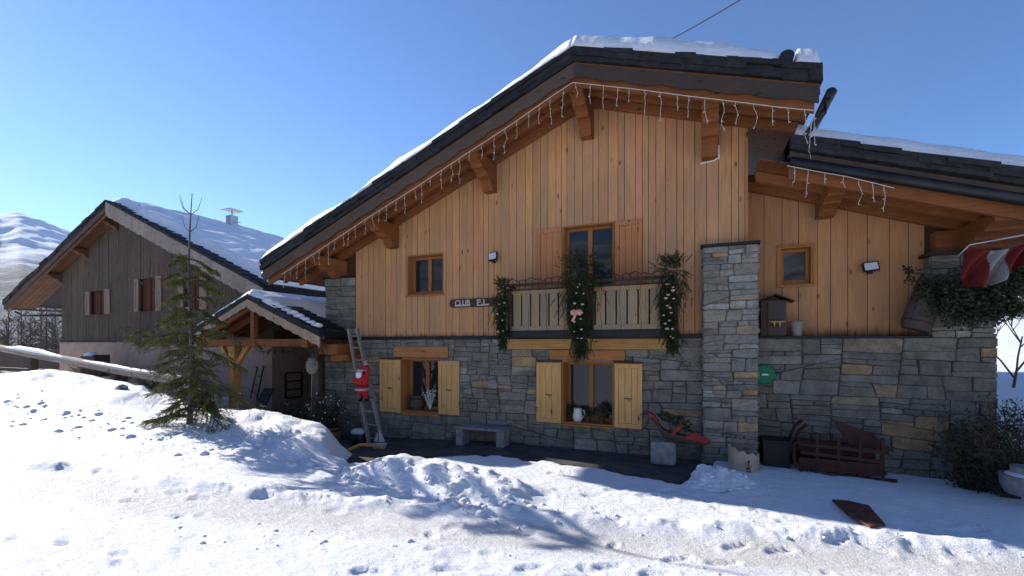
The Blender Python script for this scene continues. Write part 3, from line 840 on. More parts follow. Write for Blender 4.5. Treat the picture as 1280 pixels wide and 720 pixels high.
# soffit boards (run along the slope, laid side by side in depth)
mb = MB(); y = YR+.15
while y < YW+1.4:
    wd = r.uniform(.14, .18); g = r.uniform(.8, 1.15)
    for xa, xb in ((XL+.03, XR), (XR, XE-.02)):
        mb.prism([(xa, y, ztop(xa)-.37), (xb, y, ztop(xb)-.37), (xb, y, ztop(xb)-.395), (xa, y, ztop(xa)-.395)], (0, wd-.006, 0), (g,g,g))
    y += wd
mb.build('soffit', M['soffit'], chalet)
for pxr, wd, h, bot in ((743, .24, .62, 175), (622, .24, .62, 242), (500, .24, .50, 311), (430, .24, .46, 348), (897, .26, .62, 200)):
    xr = PX(pxr, YW); xc = xr-wd/2; zt2 = soff(xc)-.10; zb_ = PZ(pxr, bot, YW)
    purlin(xc, wd, zt2, zt2-zb_, YR+.16, YW+.1, M['beam_y'], chalet)
# eave gutter of the right side, with a bowl end, and its downpipe; left gutter
xg = XE+.12; zg = ztop(XE)-.42
def gutter(xg, zg, y0, y1, rr=.07):
    mb = MB(); n = 9; vs = []; 
    for yy in (y0, y1):
        for k in range(n+1):
            a = math.pi+math.pi*k/n; vs.append((xg+rr*math.cos(a), yy, zg+rr*math.sin(a)))
        for k in range(n, -1, -1):
            a = math.pi+math.pi*k/n; vs.append((xg+(rr-.01)*math.cos(a), yy, zg+(rr-.01)*math.sin(a)))
    m_ = 2*(n+1)
    mb.add(vs, [list(range(m_)), list(range(2*m_-1, m_-1, -1))]+[[k, m_+k, m_+(k+1) % m_, (k+1) % m_] for k in range(m_)])
    mb.ball((xg, y0, zg-.005), rr, None, (1, .25, 1), 12, 8)
    return mb
gt = gutter(xg, zg, YR-.02, YR+5).build('gutter', M['metal'], chalet, smooth=False)
mb = MB(); mb.tube([(xg-.02, YR+.12, zg-.06), (xg-.05, YR+.14, zg-.2), (XE-.25, YR+.5, zg-.55), (XE-.3, YR+.6, zg-.75)], .04, 10); mb.build('downpipe', M['metal'], gt)
gutter(XL-.08, ztop(XL)-.33, YR+.1, YR+6).build('gutter', M['metal'], chalet)
# windows and shutters
window(chalet, W1[0], W1[2], W1[1], W1[3], YW, .16); window(chalet, W2[0], W2[2], W2[1], W2[3], YW, .2)
window(chalet, W3[0], W3[2], W3[1], W3[3], YW, .34); window(chalet, W4[0], W4[2], W4[1], W4[3], YW, .34)
shutter(chalet, PX(672.5, YW), PX(703.5, YW), W1[1]+.05, W1[3]-.02, YW-.035, 'wall_shutter', False)
shutter(chalet, PX(770, YW), PX(803, YW), W1[1]+.05, W1[3]-.02, YW-.035, 'wall_shutter', False)
ys = YW-.055
shutter(chalet, PX(476, ys), PX(501.5, ys), PZ(489, 514.5, ys), PZ(489, 449.5, ys), ys, handle_side=0)
shutter(chalet, PX(549.5, ys), PX(575, ys), PZ(562, 518, ys), PZ(562, 451, ys), ys, handle_side=1)
shutter(chalet, PX(671.5, ys), PX(702, ys), PZ(687, 527.5, ys), PZ(687, 453, ys), ys, handle_side=0)
shutter(chalet, PX(768.5, ys), PX(803, ys), PZ(786, 535, ys), PZ(786, 454.5, ys), ys, handle_side=1)
for L in (L3, L4):
    mb = MB(); mb.box((L[0], YW-.075, L[1]), (L[2], YW+.2, L[3])); mb.build('lintel', M['lintel'], chalet, bevel=.012)
mb = MB(); mb.box((W3[0]-.05, YW-.06, W3[1]-.06), (W3[2]+.05, YW-.0, W3[1]-.036)); mb.build('ledge', M['lintel'], chalet)
for sx0, sx1, sy in ((671, 702, 452), (768, 803, 453.5), (476, 502, 448.5)):
    mb = MB(); mb.box((PX(sx0, ys), ys-.07, PZ((sx0+sx1)/2, sy, ys)), (PX(sx1, ys), ys+.02, PZ((sx0+sx1)/2, sy, ys)+.022)); mb.build('shutter_cap', M['dark_wood'], chalet)
# balcony
YB = YW-.58
bal = MB(); bx0, bx1 = PX(630, YB), PX(856, YB)-.05
bx1 = PX(842, YB); zd = PZ(735, 421, YB); zdt = PZ(735, 412.5, YB)
bal.box((bx0, YB, zd), (bx1, YW, zdt)); bal = bal.build('balcony', M['black'], chalet, bevel=.01)
mb = MB(); mb.box((BB[0], YW-.08, BB[1]), (BB[2], YW+.1, BB[3])); mb.build('support_beam', M['ochre_beam'], bal, bevel=.01)
for k, (xa, xb) in enumerate(((641, 710), (744, 826))):
    a, b = PX(xa, YB), PX(xb, YB); z0 = zdt+.09; z1 = PZ(735, 359.5, YB)
    mb = MB(); n = 6; 
    for i in range(n):
        p = a+(b-a)*i/n; q = a+(b-a)*(i+1)/n; g = r.uniform(.85, 1.1)
        mb.box((p+.015, YB+.0, z0), (q-.015, YB+.022, z1-.07), (g,g,g*.95))
    mb.box((a-.02, YB-.014, z1-.07), (b+.02, YB+.03, z1), (1.15,1.0,.8)); mb.box((a-.02, YB-.014, zdt+.005), (b+.02, YB+.03, z0), (.9,.95,.95))
    mb.build('plank_panel', M['bal_plank'], bal)
    mb = MB(); mb.box((a-.02, YB+.03, z0), (b+.02, YB+.035, z1-.08)); mb.build('panel_backing', M['black'], bal)
mb = MB(); zr = PZ(735, 349.5, YB)
for p in (631, 639, 712, 742, 828, 840): mb.box((PX(p, YB)-.02, YB-.005, zdt), (PX(p, YB)+.02, YB+.035, zr))
mb.box((bx0, YB-.01, zr-.05), (bx1, YB+.05, zr)); mb.box((bx0, YB, z1+.01), (bx1, YB+.03, z1+.035))
for s in (bx0+.02, bx1-.02): mb.box((s-.02, YB+.05, zr-.04), (s+.02, YW-.05, zr)); 
mb.build('railing', M['dark_wood'], bal)
for sgn in (0, 1):
    mb = MB(); s = bx0+.03 if sgn == 0 else bx1-.03
    for i in range(3): y0 = YB+.08+i*.15; mb.box((s-.01, y0, zdt), (s+.01, y0+.11, z1), (.9,.9,.9))
    mb.build('side_panel', M['bal_plank'], bal)
# fairy-light wire draped on the railing
mb = MB(); pts = []
for i in range(60):
    t = i/59; x = bx0+(bx1-bx0)*t; pts.append((x, YB-.03, zr+.06+.02*math.sin(i*1.9)+.02*math.sin(i*.7)))
mb.tube(pts, .007, 4)
for i in range(24):
    x = bx0+(bx1-bx0)*(i+.5)/24; mb.tube([(x, YB-.03, zr+.05), (x+.02, YB-.035, zr-.03), (x-.01, YB-.03, zr-.09-.03*(i % 3))], .006, 4)
for i in range(9):
    x = bx0+.2+(bx1-bx0-.4)*i/8; q = [(x+rnd.uniform(-.02,.02), YB-.035, zr-.1-j*.12) for j in range(9)]; mb.tube(q, .003, 4)
tag(mb.build('fairy_light_wire', M['black']), 'dark unlit fairy light wire wound along the balcony rail', 'fairy lights')

# ------------------------------------------------------------------ WING
YV = 9.0; YVW = 9.3; YVR = 7.95
wx0 = XWR+.05; wx1 = PX(1245, YV)
def wtop(x):
    xa, xb = PX(1015, YVR), PX(1280, YVR); za, zb = PZ(1015, 172, YVR), PZ(1280, 210, YVR)
    return za+(zb-za)*(x-xa)/(xb-xa)
WX0, WX1 = PX(988, YVR), 5.1
WS0 = .12; WS1 = .80
zwb = PZ(1100, 419.5, YV)
W5 = (PX(973.5, YVW), PZ(995, 356.5, YVW), PX(1015.5, YVW), PZ(995, 308, YVW))
mb = MB(); mb.box((px1-.3, YV, -.75), (wx1, YV+.45, zwb-.03)); wsw = mb.build('stone_wall', M['mortar'], chalet)
mb = MB()
ochw = [(P(x, y, YV).x, P(x, y, YV).z) for x, y in ((1065,434),(1065,466),(1081,498),(1112,496),(1165,532),(1112,532),(1146,555),(1190,400))]
stone_face(mb, [(px1-.1, -.7), (wx1, -.7), (wx1, zwb-.04), (px1-.1, zwb-.04)], lambda a, b, o: (a, YV-.02-o, b), r, (), ochw, 1.1, .85)
stone_face(mb, [(YV-.02, -.7), (YV+4, -.7), (YV+4, zwb-.04), (YV-.02, zwb-.04)], lambda a, b, o: (wx1-.02+o, a, b), r, (), (), 1.0, .9)
mb.build('facing_stones', M['stone'], wsw)
mb = MB(); mb.box((wx1-.4, YV+.45, -.75), (wx1-.0, YV+4, zwb-.04)); mb.build('end_wall', M['mortar'], chalet)
# right pier rising above the ledge
p2 = PX(1163, YV); zp2 = PZ(1200, 318, YV)
mb = MB(); mb.box((p2+.02, YV+.02, zwb-.04), (wx1-.02, YV+.5, zp2)); pr = mb.build('corner_pier', M['mortar'], chalet)
mb = MB(); stone_face(mb, [(p2, zwb-.035), (wx1, zwb-.035), (wx1, zp2), (p2, zp2)], lambda a, b, o: (a, YV+.0-o, b), r, (), [(PX(1190, YV), PZ(1190, 398, YV))], .8, .95)
stone_face(mb, [(YV+.02, zwb-.035), (YV+.5, zwb-.035), (YV+.5, zp2), (YV+.02, zp2)], lambda a, b, o: (p2+.02-o, a, b), r, (), (), .8)
mb.build('facing_stones', M['stone'], pr)
mb = MB(); mb.box((p2-.06, YV-.06, zp2), (wx1+.03, YV+.5, zp2+.05)); mb.build('pier_cap', M['black'], pr)
wsoff = lambda x: wtop(x)-.42
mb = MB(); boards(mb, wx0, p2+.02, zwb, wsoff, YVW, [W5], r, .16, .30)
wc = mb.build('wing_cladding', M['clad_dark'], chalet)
mb = MB()
for (a, b, c, d) in wall_pieces(wx0, wx1-.1, zwb, wsoff(wx1), [W5]): mb.box((a, YVW+.001, b), (c, YVW+.1, d))
mb.prism([(wx0, YVW+.002, wsoff(wx1)), (wx1-.1, YVW+.002, wsoff(wx1)), (wx1-.1, YVW+.002, wsoff(wx1)+.01), (wx0, YVW+.002, wsoff(wx0))], (0, .09, 0))
mb.build('cladding_backing', M['dark_wood'], wc)
mb = MB(); mb.box((px1+.02, YV-.06, zwb-.04), (p2-.005, YVW-.045, zwb-.003)); mb.build('ledge', M['black'], chalet, bevel=.008)
window(chalet, W5[0], W5[2], W5[1], W5[3], YVW, .14, 'frame', False, casing=.035)
# wing roof
mb = MB()
mb.prism([(WX0, YVR+.06, wtop(WX0)-.30), (WX1, YVR+.06, wtop(WX1)-.30), (WX1, YVR+.06, wtop(WX1)-.03), (WX0, YVR+.06, wtop(WX0)-.03)], (0, 7, 0), (.8,.8,.8))
rake_slates(mb, WX0, WX1, wtop, YVR, 3, .075, r); slope_slates(mb, WX1+.05, WX0, YVR+.5, YVR+7, wtop, r, 10)
wr = mb.build('wing_roof', M['slate'], chalet)
slab_snow(PX(994, YVR), WX1, YVR+.02, YVR+7, wtop, .20, 60, 60, 14, .3, .07).build('roof_snow', M['snow'], wr, smooth=True)
mb = MB(); scallop_board(mb, WX0, WX1, wtop, .245, .10, YVR+.03, .03, .0, .6, (.9,.8,.75)); mb.build('wing_bargeboard', M['rake'], chalet)
mb = MB(); mb.tube([(WX0, YVR+.03, wtop(WX0)-.40), (WX1, YVR+.03, wtop(WX1)-.40)], .075, 12); mb.build('rake_gutter', M['metal'], chalet, smooth=True)
mb = MB()
mb.prism([(WX0, YVR+.14, wtop(WX0)-.40), (WX1-.1, YVR+.14, wtop(WX1-.1)-.40), (WX1-.1, YVR+.14, wtop(WX1-.1)-.62), (WX0, YVR+.14, wtop(WX0)-.62)], (0, .08, 0)); mb.build('rafter', M['beam_x'], chalet, bevel=.006)
for yy in (YVR+.6, YVW-.2):
    ws = WS1 if yy < YW else WS0
    mb = MB(); mb.prism([(ws, yy, wtop(ws)-.42), (WX1-.1, yy, wtop(WX1-.1)-.42), (WX1-.1, yy, wtop(WX1-.1)-.58), (ws, yy, wtop(ws)-.58)], (0, .12, 0)); mb.build('rafter', M['beam_x'], chalet, bevel=.006)
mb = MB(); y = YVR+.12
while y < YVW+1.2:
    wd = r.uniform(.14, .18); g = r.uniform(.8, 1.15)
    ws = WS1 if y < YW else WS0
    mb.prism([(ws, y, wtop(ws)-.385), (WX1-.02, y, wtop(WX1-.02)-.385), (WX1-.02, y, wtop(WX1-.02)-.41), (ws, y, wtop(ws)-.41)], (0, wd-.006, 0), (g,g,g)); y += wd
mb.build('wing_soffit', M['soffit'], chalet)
for pxl, wd, bot in ((1018, .24, 276), (1190, .5, 322)):
    xl = PX(pxl, YVW); xc = xl+wd/2; zt2 = wsoff(xc)-.05; zb_ = PZ(pxl, bot, YVW)
    purlin(xc, wd, zt2, zt2-zb_, YVR+.2, YVW+.1, M['beam_y'], chalet)
mb = MB(); mb.box((p2+.1, YV+.1, zp2+.05), (wx1-.05, YV+.35, wsoff(wx1)-.02)); mb.build('wall_plate', M['beam_x'], chalet)

# ------------------------------------------------------------------ OLD HOUSE
YO = 9.6; YOR = 9.0
old = empty('old_house', (PX(180, YO), YO, -.5), 'old house of weathered grey planks over pink render, left of the big chalet', 'house')
OX = PX(133, YOR); OZ = PZ(133, 250, YOR); OL = PX(5, YOR); OR_ = PX(326, YOR); OS = .435
def otop(x): return OZ-OS*abs(x-OX)
osf = lambda x: otop(x)-.34
ox0, ox1 = PX(79, YO), PX(343, YO); ozb = PZ(170, 428.5, YO)
def orect(x0, y0, x1, y1): return (PX(x0, YO), PZ((x0+x1)/2, y1, YO), PX(x1, YO), PZ((x0+x1)/2, y0, YO))
OW = [orect(115, 364, 133, 393), orect(176, 348, 197, 389), orect(232, 346, 252, 388)]
mb = MB(); boards(mb, ox0, ox1, ozb, osf, YO, OW, r, .14, .30, th=.025)
oc = mb.build('plank_wall', M['grey_wood'], old)
mb = MB()
for (a, b, c, d) in wall_pieces(ox0, ox1, ozb, osf(ox1)-.3, OW): mb.box((a, YO+.001, b), (c, YO+.15, d))
mb.prism([(ox0, YO+.002, max(osf(ox1)-.3, OW[1][3]+.05)), (ox1, YO+.002, max(osf(ox1)-.3, OW[1][3]+.05)), (ox1, YO+.002, osf(ox1)+.6), (OX, YO+.002, osf(OX)), (ox0, YO+.002, osf(ox0))], (0, .1, 0))
mb.box((ox0, YO+.15, ozb), (ox0+.1, YO+9, osf(ox0)-.1)); mb.box((ox1-.1, YO+.15, ozb), (ox1, YO+9, osf(ox1)-.05))
mb.build('wall_backing', M['dark_wood'], oc)
mb = MB(); mb.box((ox0-.08, YO-.08, -1.6), (ox1+.0, YO+9, ozb)); 
mb.build('rendered_base', M['pink'], old)
mb = MB(); mb.box((ox0-.08, YO-.10, ozb+.0), (ox1, YO-.03, ozb+.03)); mb.build('base_ledge', M['log'], old)
for i, h in enumerate(OW):
    mb = MB(); mb.box((h[0], YO+.06, h[1]), (h[2], YO+.09, h[3])); mb.box((h[0]+.0, YO-.03, h[1]-.05), (h[2], YO-.0, h[1]))
    mb.box(((h[0]+h[2])/2-.02, YO+.03, h[1]), ((h[0]+h[2])/2+.02, YO+.06, h[3]))
    mb.build('window', M['dark_shutter'], old)
    d = (9, 8, 9)[i]/31; yy = YO-.03
    shutter(old, h[0]-d, h[0]-.01, h[1]+.0, h[3]+.0, yy, 'grey_shutter', False); shutter(old, h[2]+.01, h[2]+d+.06, h[1], h[3]+.04, yy, 'grey_shutter', False)
mb = MB()
mb.prism([(OL, YOR+.05, otop(OL)-.2), (OX, YOR+.05, otop(OX)-.2), (OR_, YOR+.05, otop(OR_)-.2), (OR_, YOR+.05, otop(OR_)-.03), (OX, YOR+.05, otop(OX)-.03), (OL, YOR+.05, otop(OL)-.03)], (0, 10, 0), (.8,.8,.8))
rake_slates(mb, OX, OL, otop, YOR, 2, .10, r); rake_slates(mb, OX, OR_, otop, YOR, 1, .07, r)
slope_slates(mb, OR_+.05, OX, YOR+.02, YOR+10, otop, r, 22); slope_slates(mb, OL-.05, OX, YOR+.5, YOR+3, otop, r, 14)
orf = mb.build('roof', M['slate'], old)
def omask(X, Y):   # snow has slid back from the gable edge in places
    e = .18+.22*float(fbm(X*1.2, 3.1, 3, 50))+.25*max(0, min(1, (X-OX)/7))
    return float(sstep(e, e+.25, Y-YOR))
slab_snow(OX-.02, OR_-.05, YOR+.05, YOR+10, otop, .30, 110, 90, 21, .35, .3, omask).build('roof_snow', M['snow'], orf, smooth=True)
slab_snow(OL, OX+.02, YOR+.05, YOR+10, otop, .10, 60, 30, 22, .3).build('roof_snow', M['snow'], orf, smooth=True)
mb = MB(); scallop_board(mb, OX, OL, otop, .19, .17, YOR-.005, .03, .02, .4, (1.2,1.0,.9)); mb.build('bargeboard', M['rake'], old)
mb = MB(); scallop_board(mb, OX, OR_+.1, otop, .075, .44, YOR-.03, .03, .05, .33, (1,1,1)); mb.build('pale_bargeboard', M['rake_pale'], old)
mb = MB(); scallop_board(mb, OX, OL+.1, otop, .40, .10, YOR+.04, .04, .0, .4, (1,1,1)); scallop_board(mb, OX, OR_, otop, .40, .10, YOR+.04, .04, .0, .4, (1,1,1)); M['old_beam'] = wood('old brown beam', (.12,.055,.028), 'Y', True, .4); mb.build('rafter', M['old_beam'], old)
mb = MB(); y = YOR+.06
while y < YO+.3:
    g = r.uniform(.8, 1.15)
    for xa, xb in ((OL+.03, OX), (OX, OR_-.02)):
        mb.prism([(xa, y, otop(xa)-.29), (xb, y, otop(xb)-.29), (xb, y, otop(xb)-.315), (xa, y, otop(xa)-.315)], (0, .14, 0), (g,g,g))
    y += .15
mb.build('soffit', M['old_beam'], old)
for pxr, h in ((150, .34), (112, .34), (79, .34)):
    xc = PX(pxr, YO)-.1; purlin(xc, .2, osf(xc)-.0, h, YOR+.1, YO+.1, M['old_beam'], old, 2)
mb = MB(); mb.tube([(OL+.1, YOR+.3, otop(OL)-.45), (OL+.5, YOR+.4, otop(OL)-.62), (ox0, YO-.05, otop(OL)-.66)], .045, 8); mb.build('downpipe', M['metal'], old, smooth=True)
gutter(OL-.05, otop(OL)-.3, YOR+.05, YOR+9).build('gutter', M['metal'], old)
def roof_at(px, py, slope_fn, Yg):   # walk back along the sight line to the plane of the roof
    for k in range(400):
        Y = Yg+k*.03; p = P(px, py, Y)
        if p.z <= slope_fn(p.x): return p
    return p
c = roof_at(290, 284, lambda x: otop(x)+.25, YOR+.3); c = Vector((c.x, c.y, otop(c.x)))
mb = MB(); mb.box((c.x-.16, c.y-.16, c.z-.2), (c.x+.16, c.y+.16, c.z+.72)); ch = mb.build('chimney', M['steel'], old)
mb = MB(); mb.box((c.x-.3, c.y-.3, c.z+.93), (c.x+.3, c.y+.3, c.z+.96)); mb.tube([(c.x, c.y, c.z+.7), (c.x, c.y, c.z+.94)], .03, 6); mb.tube([(c.x-.55, c.y, c.z+.45), (c.x+.55, c.y, c.z+.40)], .015, 5); mb.build('chimney_cap', M['steel'], ch)
c2 = Vector((OX+5.9, YOR+6.0, 0)); p_ = roof_at(345, 293, lambda x: otop(x)+.2, YOR+.3)
c2 = Vector((p_.x, p_.y, otop(p_.x)))
mb = MB(); mb.tube([(c2.x, c2.y, c2.z-.1), (c2.x, c2.y, c2.z+.42)], .07, 8); mb.tube([(c2.x-.2, c2.y, c2.z+.44), (c2.x+.22, c2.y, c2.z+.40)], .08, 8); mb.build('vent_pipe', M['black'], old)
for k, (px_, py_) in enumerate(((218, 275), (300, 312))):
    p = roof_at(px_, py_, lambda x: otop(x)+.12, YOR+.05); mb = MB(); mb.ball((p.x, p.y, otop(p.x)+.1), .15, None, (1,.8,.6), 7, 5, .2); mb.box((p.x-.25, p.y-.06, otop(p.x)+.14), (p.x+.2, p.y+.1, otop(p.x)+.19))
    mb.build('roof_stone', M['concrete'], old)

# ------------------------------------------------------------------ PORCH between the houses
YPF = 7.75
porch = empty('entrance_porch', (-10.4, YPF, -.5), 'small orange timber porch with snowy slate gable roof between the two houses', 'porch')
QX = PX(310, YPF); QZ = PZ(310, 368, YPF); QL = PX(238, YPF); QR = PX(400, YPF); QS = .40
def qtop(x): return QZ-QS*abs(x-QX)
QY2 = YW+4
mb = MB()
QRR = XWL-.02
def pris(mb, xa, xb, y0, dy, o1, o2, col): mb.prism([(xa, y0, qtop(xa)-o2), (xb, y0, qtop(xb)-o2), (xb, y0, qtop(xb)-o1), (xa, y0, qtop(xa)-o1)], (0, dy, 0), col)
pris(mb, QL, QX, YPF+.04, QY2-YPF, .02, .14, (.8,.8,.8)); pris(mb, QX, QR, YPF+.04, YW-YPF-.13, .02, .14, (.8,.8,.8)); pris(mb, QX, QRR, YW-.08, QY2-YW, .02, .14, (.8,.8,.8))
rake_slates(mb, QX, QL, qtop, YPF, 2, .07, r, .3); rake_slates(mb, QX, QR, qtop, YPF, 2, .07, r, .3)
slope_slates(mb, QR+.03, QX, YPF+.02, YW-.08, qtop, r, 11); slope_slates(mb, QL-.03, QX, YPF+.02, YW, qtop, r, 9)
prf = mb.build('roof', M['slate'], porch)
def qmask(X, Y): return float(sstep(1.05+.4*float(fbm(Y*1.2, X, 3, 61)), .5, X-QX))
slab_snow(QX-.05, QRR-.1, YPF+.0, QY2, qtop, .16, 50, 60, 31, .35, .15, qmask).build('roof_snow', M['snow'], prf, smooth=True)
slab_snow(QL, QX, YPF-.02, QY2, qtop, .13, 40, 40, 32, .35, .12).build('roof_snow', M['snow'], prf, smooth=True)
# row of melting snow pads along the right rake
mb = MB()
for i in range(9):
    x = QX+.55+i*(QR-QX-.6)/9; k = r.uniform(.12, .17)
    mb.ball((x, YPF+.14, qtop(x)+.045), k, None, (1.15, .8, .42), 12, 8, .03)
mb.build('roof_snow', M['snow'], prf, smooth=True)
mb = MB(); scallop_board(mb, QX, QR, qtop, .12, .20, YPF-.02, .03, .035, .28, (1.35,1.2,1.0)); scallop_board(mb, QX, QL, qtop, .12, .14, YPF-.02, .03, .03, .28, (1.1,1.05,1)); mb.build('bargeboard', M['rake_pale'], porch)
mb = MB()
for y in (YPF+.08, YPF+.62):
    for xa, xb in ((QL+.1, QX), (QX, QR-.08)): pris(mb, xa, xb, y, .09, .15, .34, None)
mb.build('rafter', M['beam_x'], porch, bevel=.006)
mb = MB(); y = YPF+.03
while y < QY2-1:
    for xa, xb in ((QL+.03, QX), (QX, QR-.02 if y < YW-.3 else QRR)): pris(mb, xa, xb, y, .14, .138, .155, (r.uniform(.8, 1.1),)*3)
    y += .15
mb.build('soffit', M['soffit'], porch)
zt_ = PZ(290, 434, YPF+.15)
for x in (QL+.35, QR-.5):
    mb = MB(); z = qtop(x)-.36; mb.box((x-.1, YPF-.0, z-.2), (x+.1, YW+.9, z)); mb.build('wall_plate', M['beam_y'], porch, bevel=.008)
xpost = PX(292, YPF+.15)
mb = MB(); mb.box((QL+.25, YPF+.1, qtop(QL+.45)-.56-.02), (QR-.35, YPF+.25, qtop(QL+.45)-.40)); mb.build('tie_beam', M['beam_x'], porch, bevel=.008)
mb = MB(); mb.beam((QX, YPF+.17, qtop(QX)-.3), (QX, YPF+.17, qtop(QL+.45)-.5), .12, .12, (0,1,0)); mb.build('king_post', M['beam_y'], porch)
mb = MB(); mb.box((xpost-.11, YPF+.08, -.6), (xpost+.11, YPF+.28, qtop(QL+.45)-.58)); mb.build('post', M['post'], porch, bevel=.015)
mb = MB(); xp2 = PX(396, YPF+.5); mb.box((xp2-.09, YPF+.45, -.6), (xp2+.09, YPF+.6, qtop(QL+.45)-.58)); mb.build('post', M['rake'], porch, bevel=.015)
mb = MB(); zq = qtop(QL+.45)-.6
mb.beam((xpost+.1, YPF+.18, zq-.45), (xpost+.55, YPF+.18, zq+.05), .10, .10, (0,1,0)); mb.build('brace', M['post'], porch)
mb = MB(); mb.beam((xpost-.1, YPF+.18, zq-.45), (xpost-.5, YPF+.18, zq+.05), .10, .10, (0,1,0)); mb.build('brace', M['post'], porch)
gutter(QR+.07, qtop(QR)-.12, YPF+.02, YW-.06, .06).build('gutter', M['metal'], porch)
# corbelled beam ends that carry the right side of the porch
mb = MB(); zc = qtop(QR)-.20
mb.box((QR-.25, YPF+.15, zc-.32), (QR+.35, YPF+.95, zc-.08)); mb.box((QR-.1, YPF+.4, zc-.5), (QR+.45, YW-.03, zc-.32)); mb.build('corbel', M['beam_x'], porch, bevel=.03)
# back of the passage
mb = MB(); mb.box((ox1, YO+3.2, -1), (XWL, YO+3.3, 3)); mb.build('back_wall', M['mortar'], porch)
mb = MB(); xd = PX(362, YO+3.1)-.4; mb.box((ox1+.6, YO+3.1, -.6), (ox1+1.6, YO+3.2, 1.7)); mb.build('door', M['dark_wood'], porch)


# ================================================================== THINGS
def needles(mb, p, d, L, n, nl, nw, r, col=None, droop=0., cone=1.0):
    """needle blades along a twig from p in direction d"""
    d = d.normalized(); s = d.cross(Vector((0,0,1)))
    s = s.normalized() if s.length > 1e-3 else Vector((1,0,0)); u = s.cross(d)
    for i in range(n):
        t = (i+r.random())/n; q = p+d*(L*t)+Vector((0,0,-droop*L*t*t)); a = r.uniform(0, 6.283)
        o = (d*r.uniform(.5, 1.0)+(s*math.cos(a)+u*math.sin(a))*cone).normalized()
        w_ = o.cross(Vector((r.uniform(-1,1), r.uniform(-1,1), r.uniform(-1,1)))).normalized()*nw*.5
        l = nl*r.uniform(.6, 1.1)*(1-.4*t)
        mb.add([q-w_, q+w_, q+o*l], [(0,1,2)], col)
def leaf(mb, p, d, l, w_, r, col=None):
    d = d.normalized(); q = d.cross(Vector((r.uniform(-1,1), r.uniform(-1,1), r.uniform(-1,1)))).normalized()*w_*.5
    mb.add([p, p+d*l*.5+q, p+d*l, p+d*l*.5-q], [(0,1,2,3)], col)
def rv(r, z0=-1, z1=1):
    v = Vector((r.uniform(-1,1), r.uniform(-1,1), r.uniform(z0, z1)))
    return v.normalized() if v.length > .05 else Vector((0,0,1))
def gz(X, Y): return float(snow_h(np.array([X]), np.array([Y]))[0])
g = random.Random(21)

# ---- spruce in the snow bank
SY = 5.85; sx_ = PX(234, SY); sz = PZ(235, 548, SY)
ztip = PZ(246, 240, SY)
sp = empty('spruce_tree', (sx_, SY, sz), 'straggly young spruce with a long bare leader in the snow bank', 'tree')
mb = MB(); H = ztip-sz; tp = []
for i in range(16): t = i/15; tp.append((sx_+.06*math.sin(t*5)+t*.18, SY+.03*math.sin(t*7), sz-.2+t*(H+.2)))
mb.tube(tp, [.055*(1-t/15)+.007 for t in range(16)], 7)
tr = mb.build('trunk', M['bark'], sp, smooth=True)
mbn = MB(); mbb = MB()
def trunk_at(z): t = (z-sz+.2)/(H+.2); i = min(14, max(0, int(t*15))); a, b = Vector(tp[i]), Vector(tp[i+1]); return a.lerp(b, t*15-i)
def branch(z, az, L, up=.25, dens=1.0):
    p0 = trunk_at(z); d = Vector((math.cos(az), math.sin(az), up)); pts = [p0]; n = 9; pos = Vector(p0)
    for i in range(n):
        t = i/n; d2 = Vector((d.x, d.y, d.z-.95*t+ (1.5*max(0, t-.6)))).normalized(); pos = pos+d2*(L/n); pts.append(Vector(pos))
    mbb.tube(pts, [.016*(1-i/(n+1))+.003 for i in range(n+1)], 4, cap=False)
    for i in range(2, n+1):
        p = pts[i]; f = (pts[i]-pts[i-1]).normalized(); side = f.cross(Vector((0,0,1))).normalized()
        sl_ = L*.50*(1-.55*i/n)+.05
        for sgn in (-1, 1):
            for rep_ in range(2):
                if g.random() > .9*dens: continue
                dd = (f*g.uniform(.5, 1.0)+side*sgn*g.uniform(.5, 1.0)+Vector((0,0,g.uniform(-.55, .1)))).normalized()
                k = g.uniform(.7, 1.25); c = (k, k*g.uniform(.9, 1.1), k*g.uniform(.6, 1.0))
                l = sl_*g.uniform(.5, 1.1)
                mbb.tube([p, p+dd*l], [.005, .002], 3, cap=False)
                needles(mbn, p, dd, l, int(l*210), .042, .010, g, c, .25)
                for _ in range(2):
                    t = g.uniform(.3, .9); p2 = p+dd*l*t; d3 = (dd+rv(g)*.8).normalized()
                    needles(mbn, p2, d3, l*.45, int(l*90), .042, .011, g, c, .3)
        k = g.uniform(.8, 1.2); needles(mbn, pts[i-1], f, L/n, int(26*dens), .045, .011, g, (k,k,k*.8))
zf_ = lambda y: PZ(240, y, SY)
for (y, m_) in ((268, 3), (290, 2)):
    for k in range(m_):
        az = g.uniform(0, 6.28); p0 = trunk_at(zf_(y)); mbb.tube([p0, p0+Vector((math.cos(az)*.18, math.sin(az)*.1, .12)), p0+Vector((math.cos(az)*.3, math.sin(az)*.15, .38))], [.008, .006, .003], 4)
for y, n, L0 in ((322,3,.42),(336,3,.50),(352,4,.62),(368,3,.55),(386,4,.60),(404,3,.70),(420,3,.95),(436,4,.95),(452,3,.80),(470,3,.72),(490,4,.60),(508,4,.62),(524,4,.58),(538,3,.5)):
    a0 = g.uniform(0, 6.28)
    for k in range(n): branch(zf_(y+g.uniform(-5, 5)), a0+k*6.283/n+g.uniform(-.5, .5), L0*g.uniform(.6, 1.25), g.uniform(-.15, .4), g.uniform(.65, 1.0))
branch(zf_(448), math.pi*1.02, 1.55, .75); branch(zf_(462), math.pi*.93, 1.35, .25); branch(zf_(482), .05, 1.45, .15, .8); branch(zf_(470), -.25, 1.1, .0, .7); branch(zf_(440), math.pi*1.1, 1.2, .6)
branch(zf_(500), -.1, 1.2, -.1, .8)
for k in range(5): branch(zf_(g.uniform(430, 520)), g.uniform(0, 6.28), g.uniform(.5, 1.15), g.uniform(-.3, .35), .9)
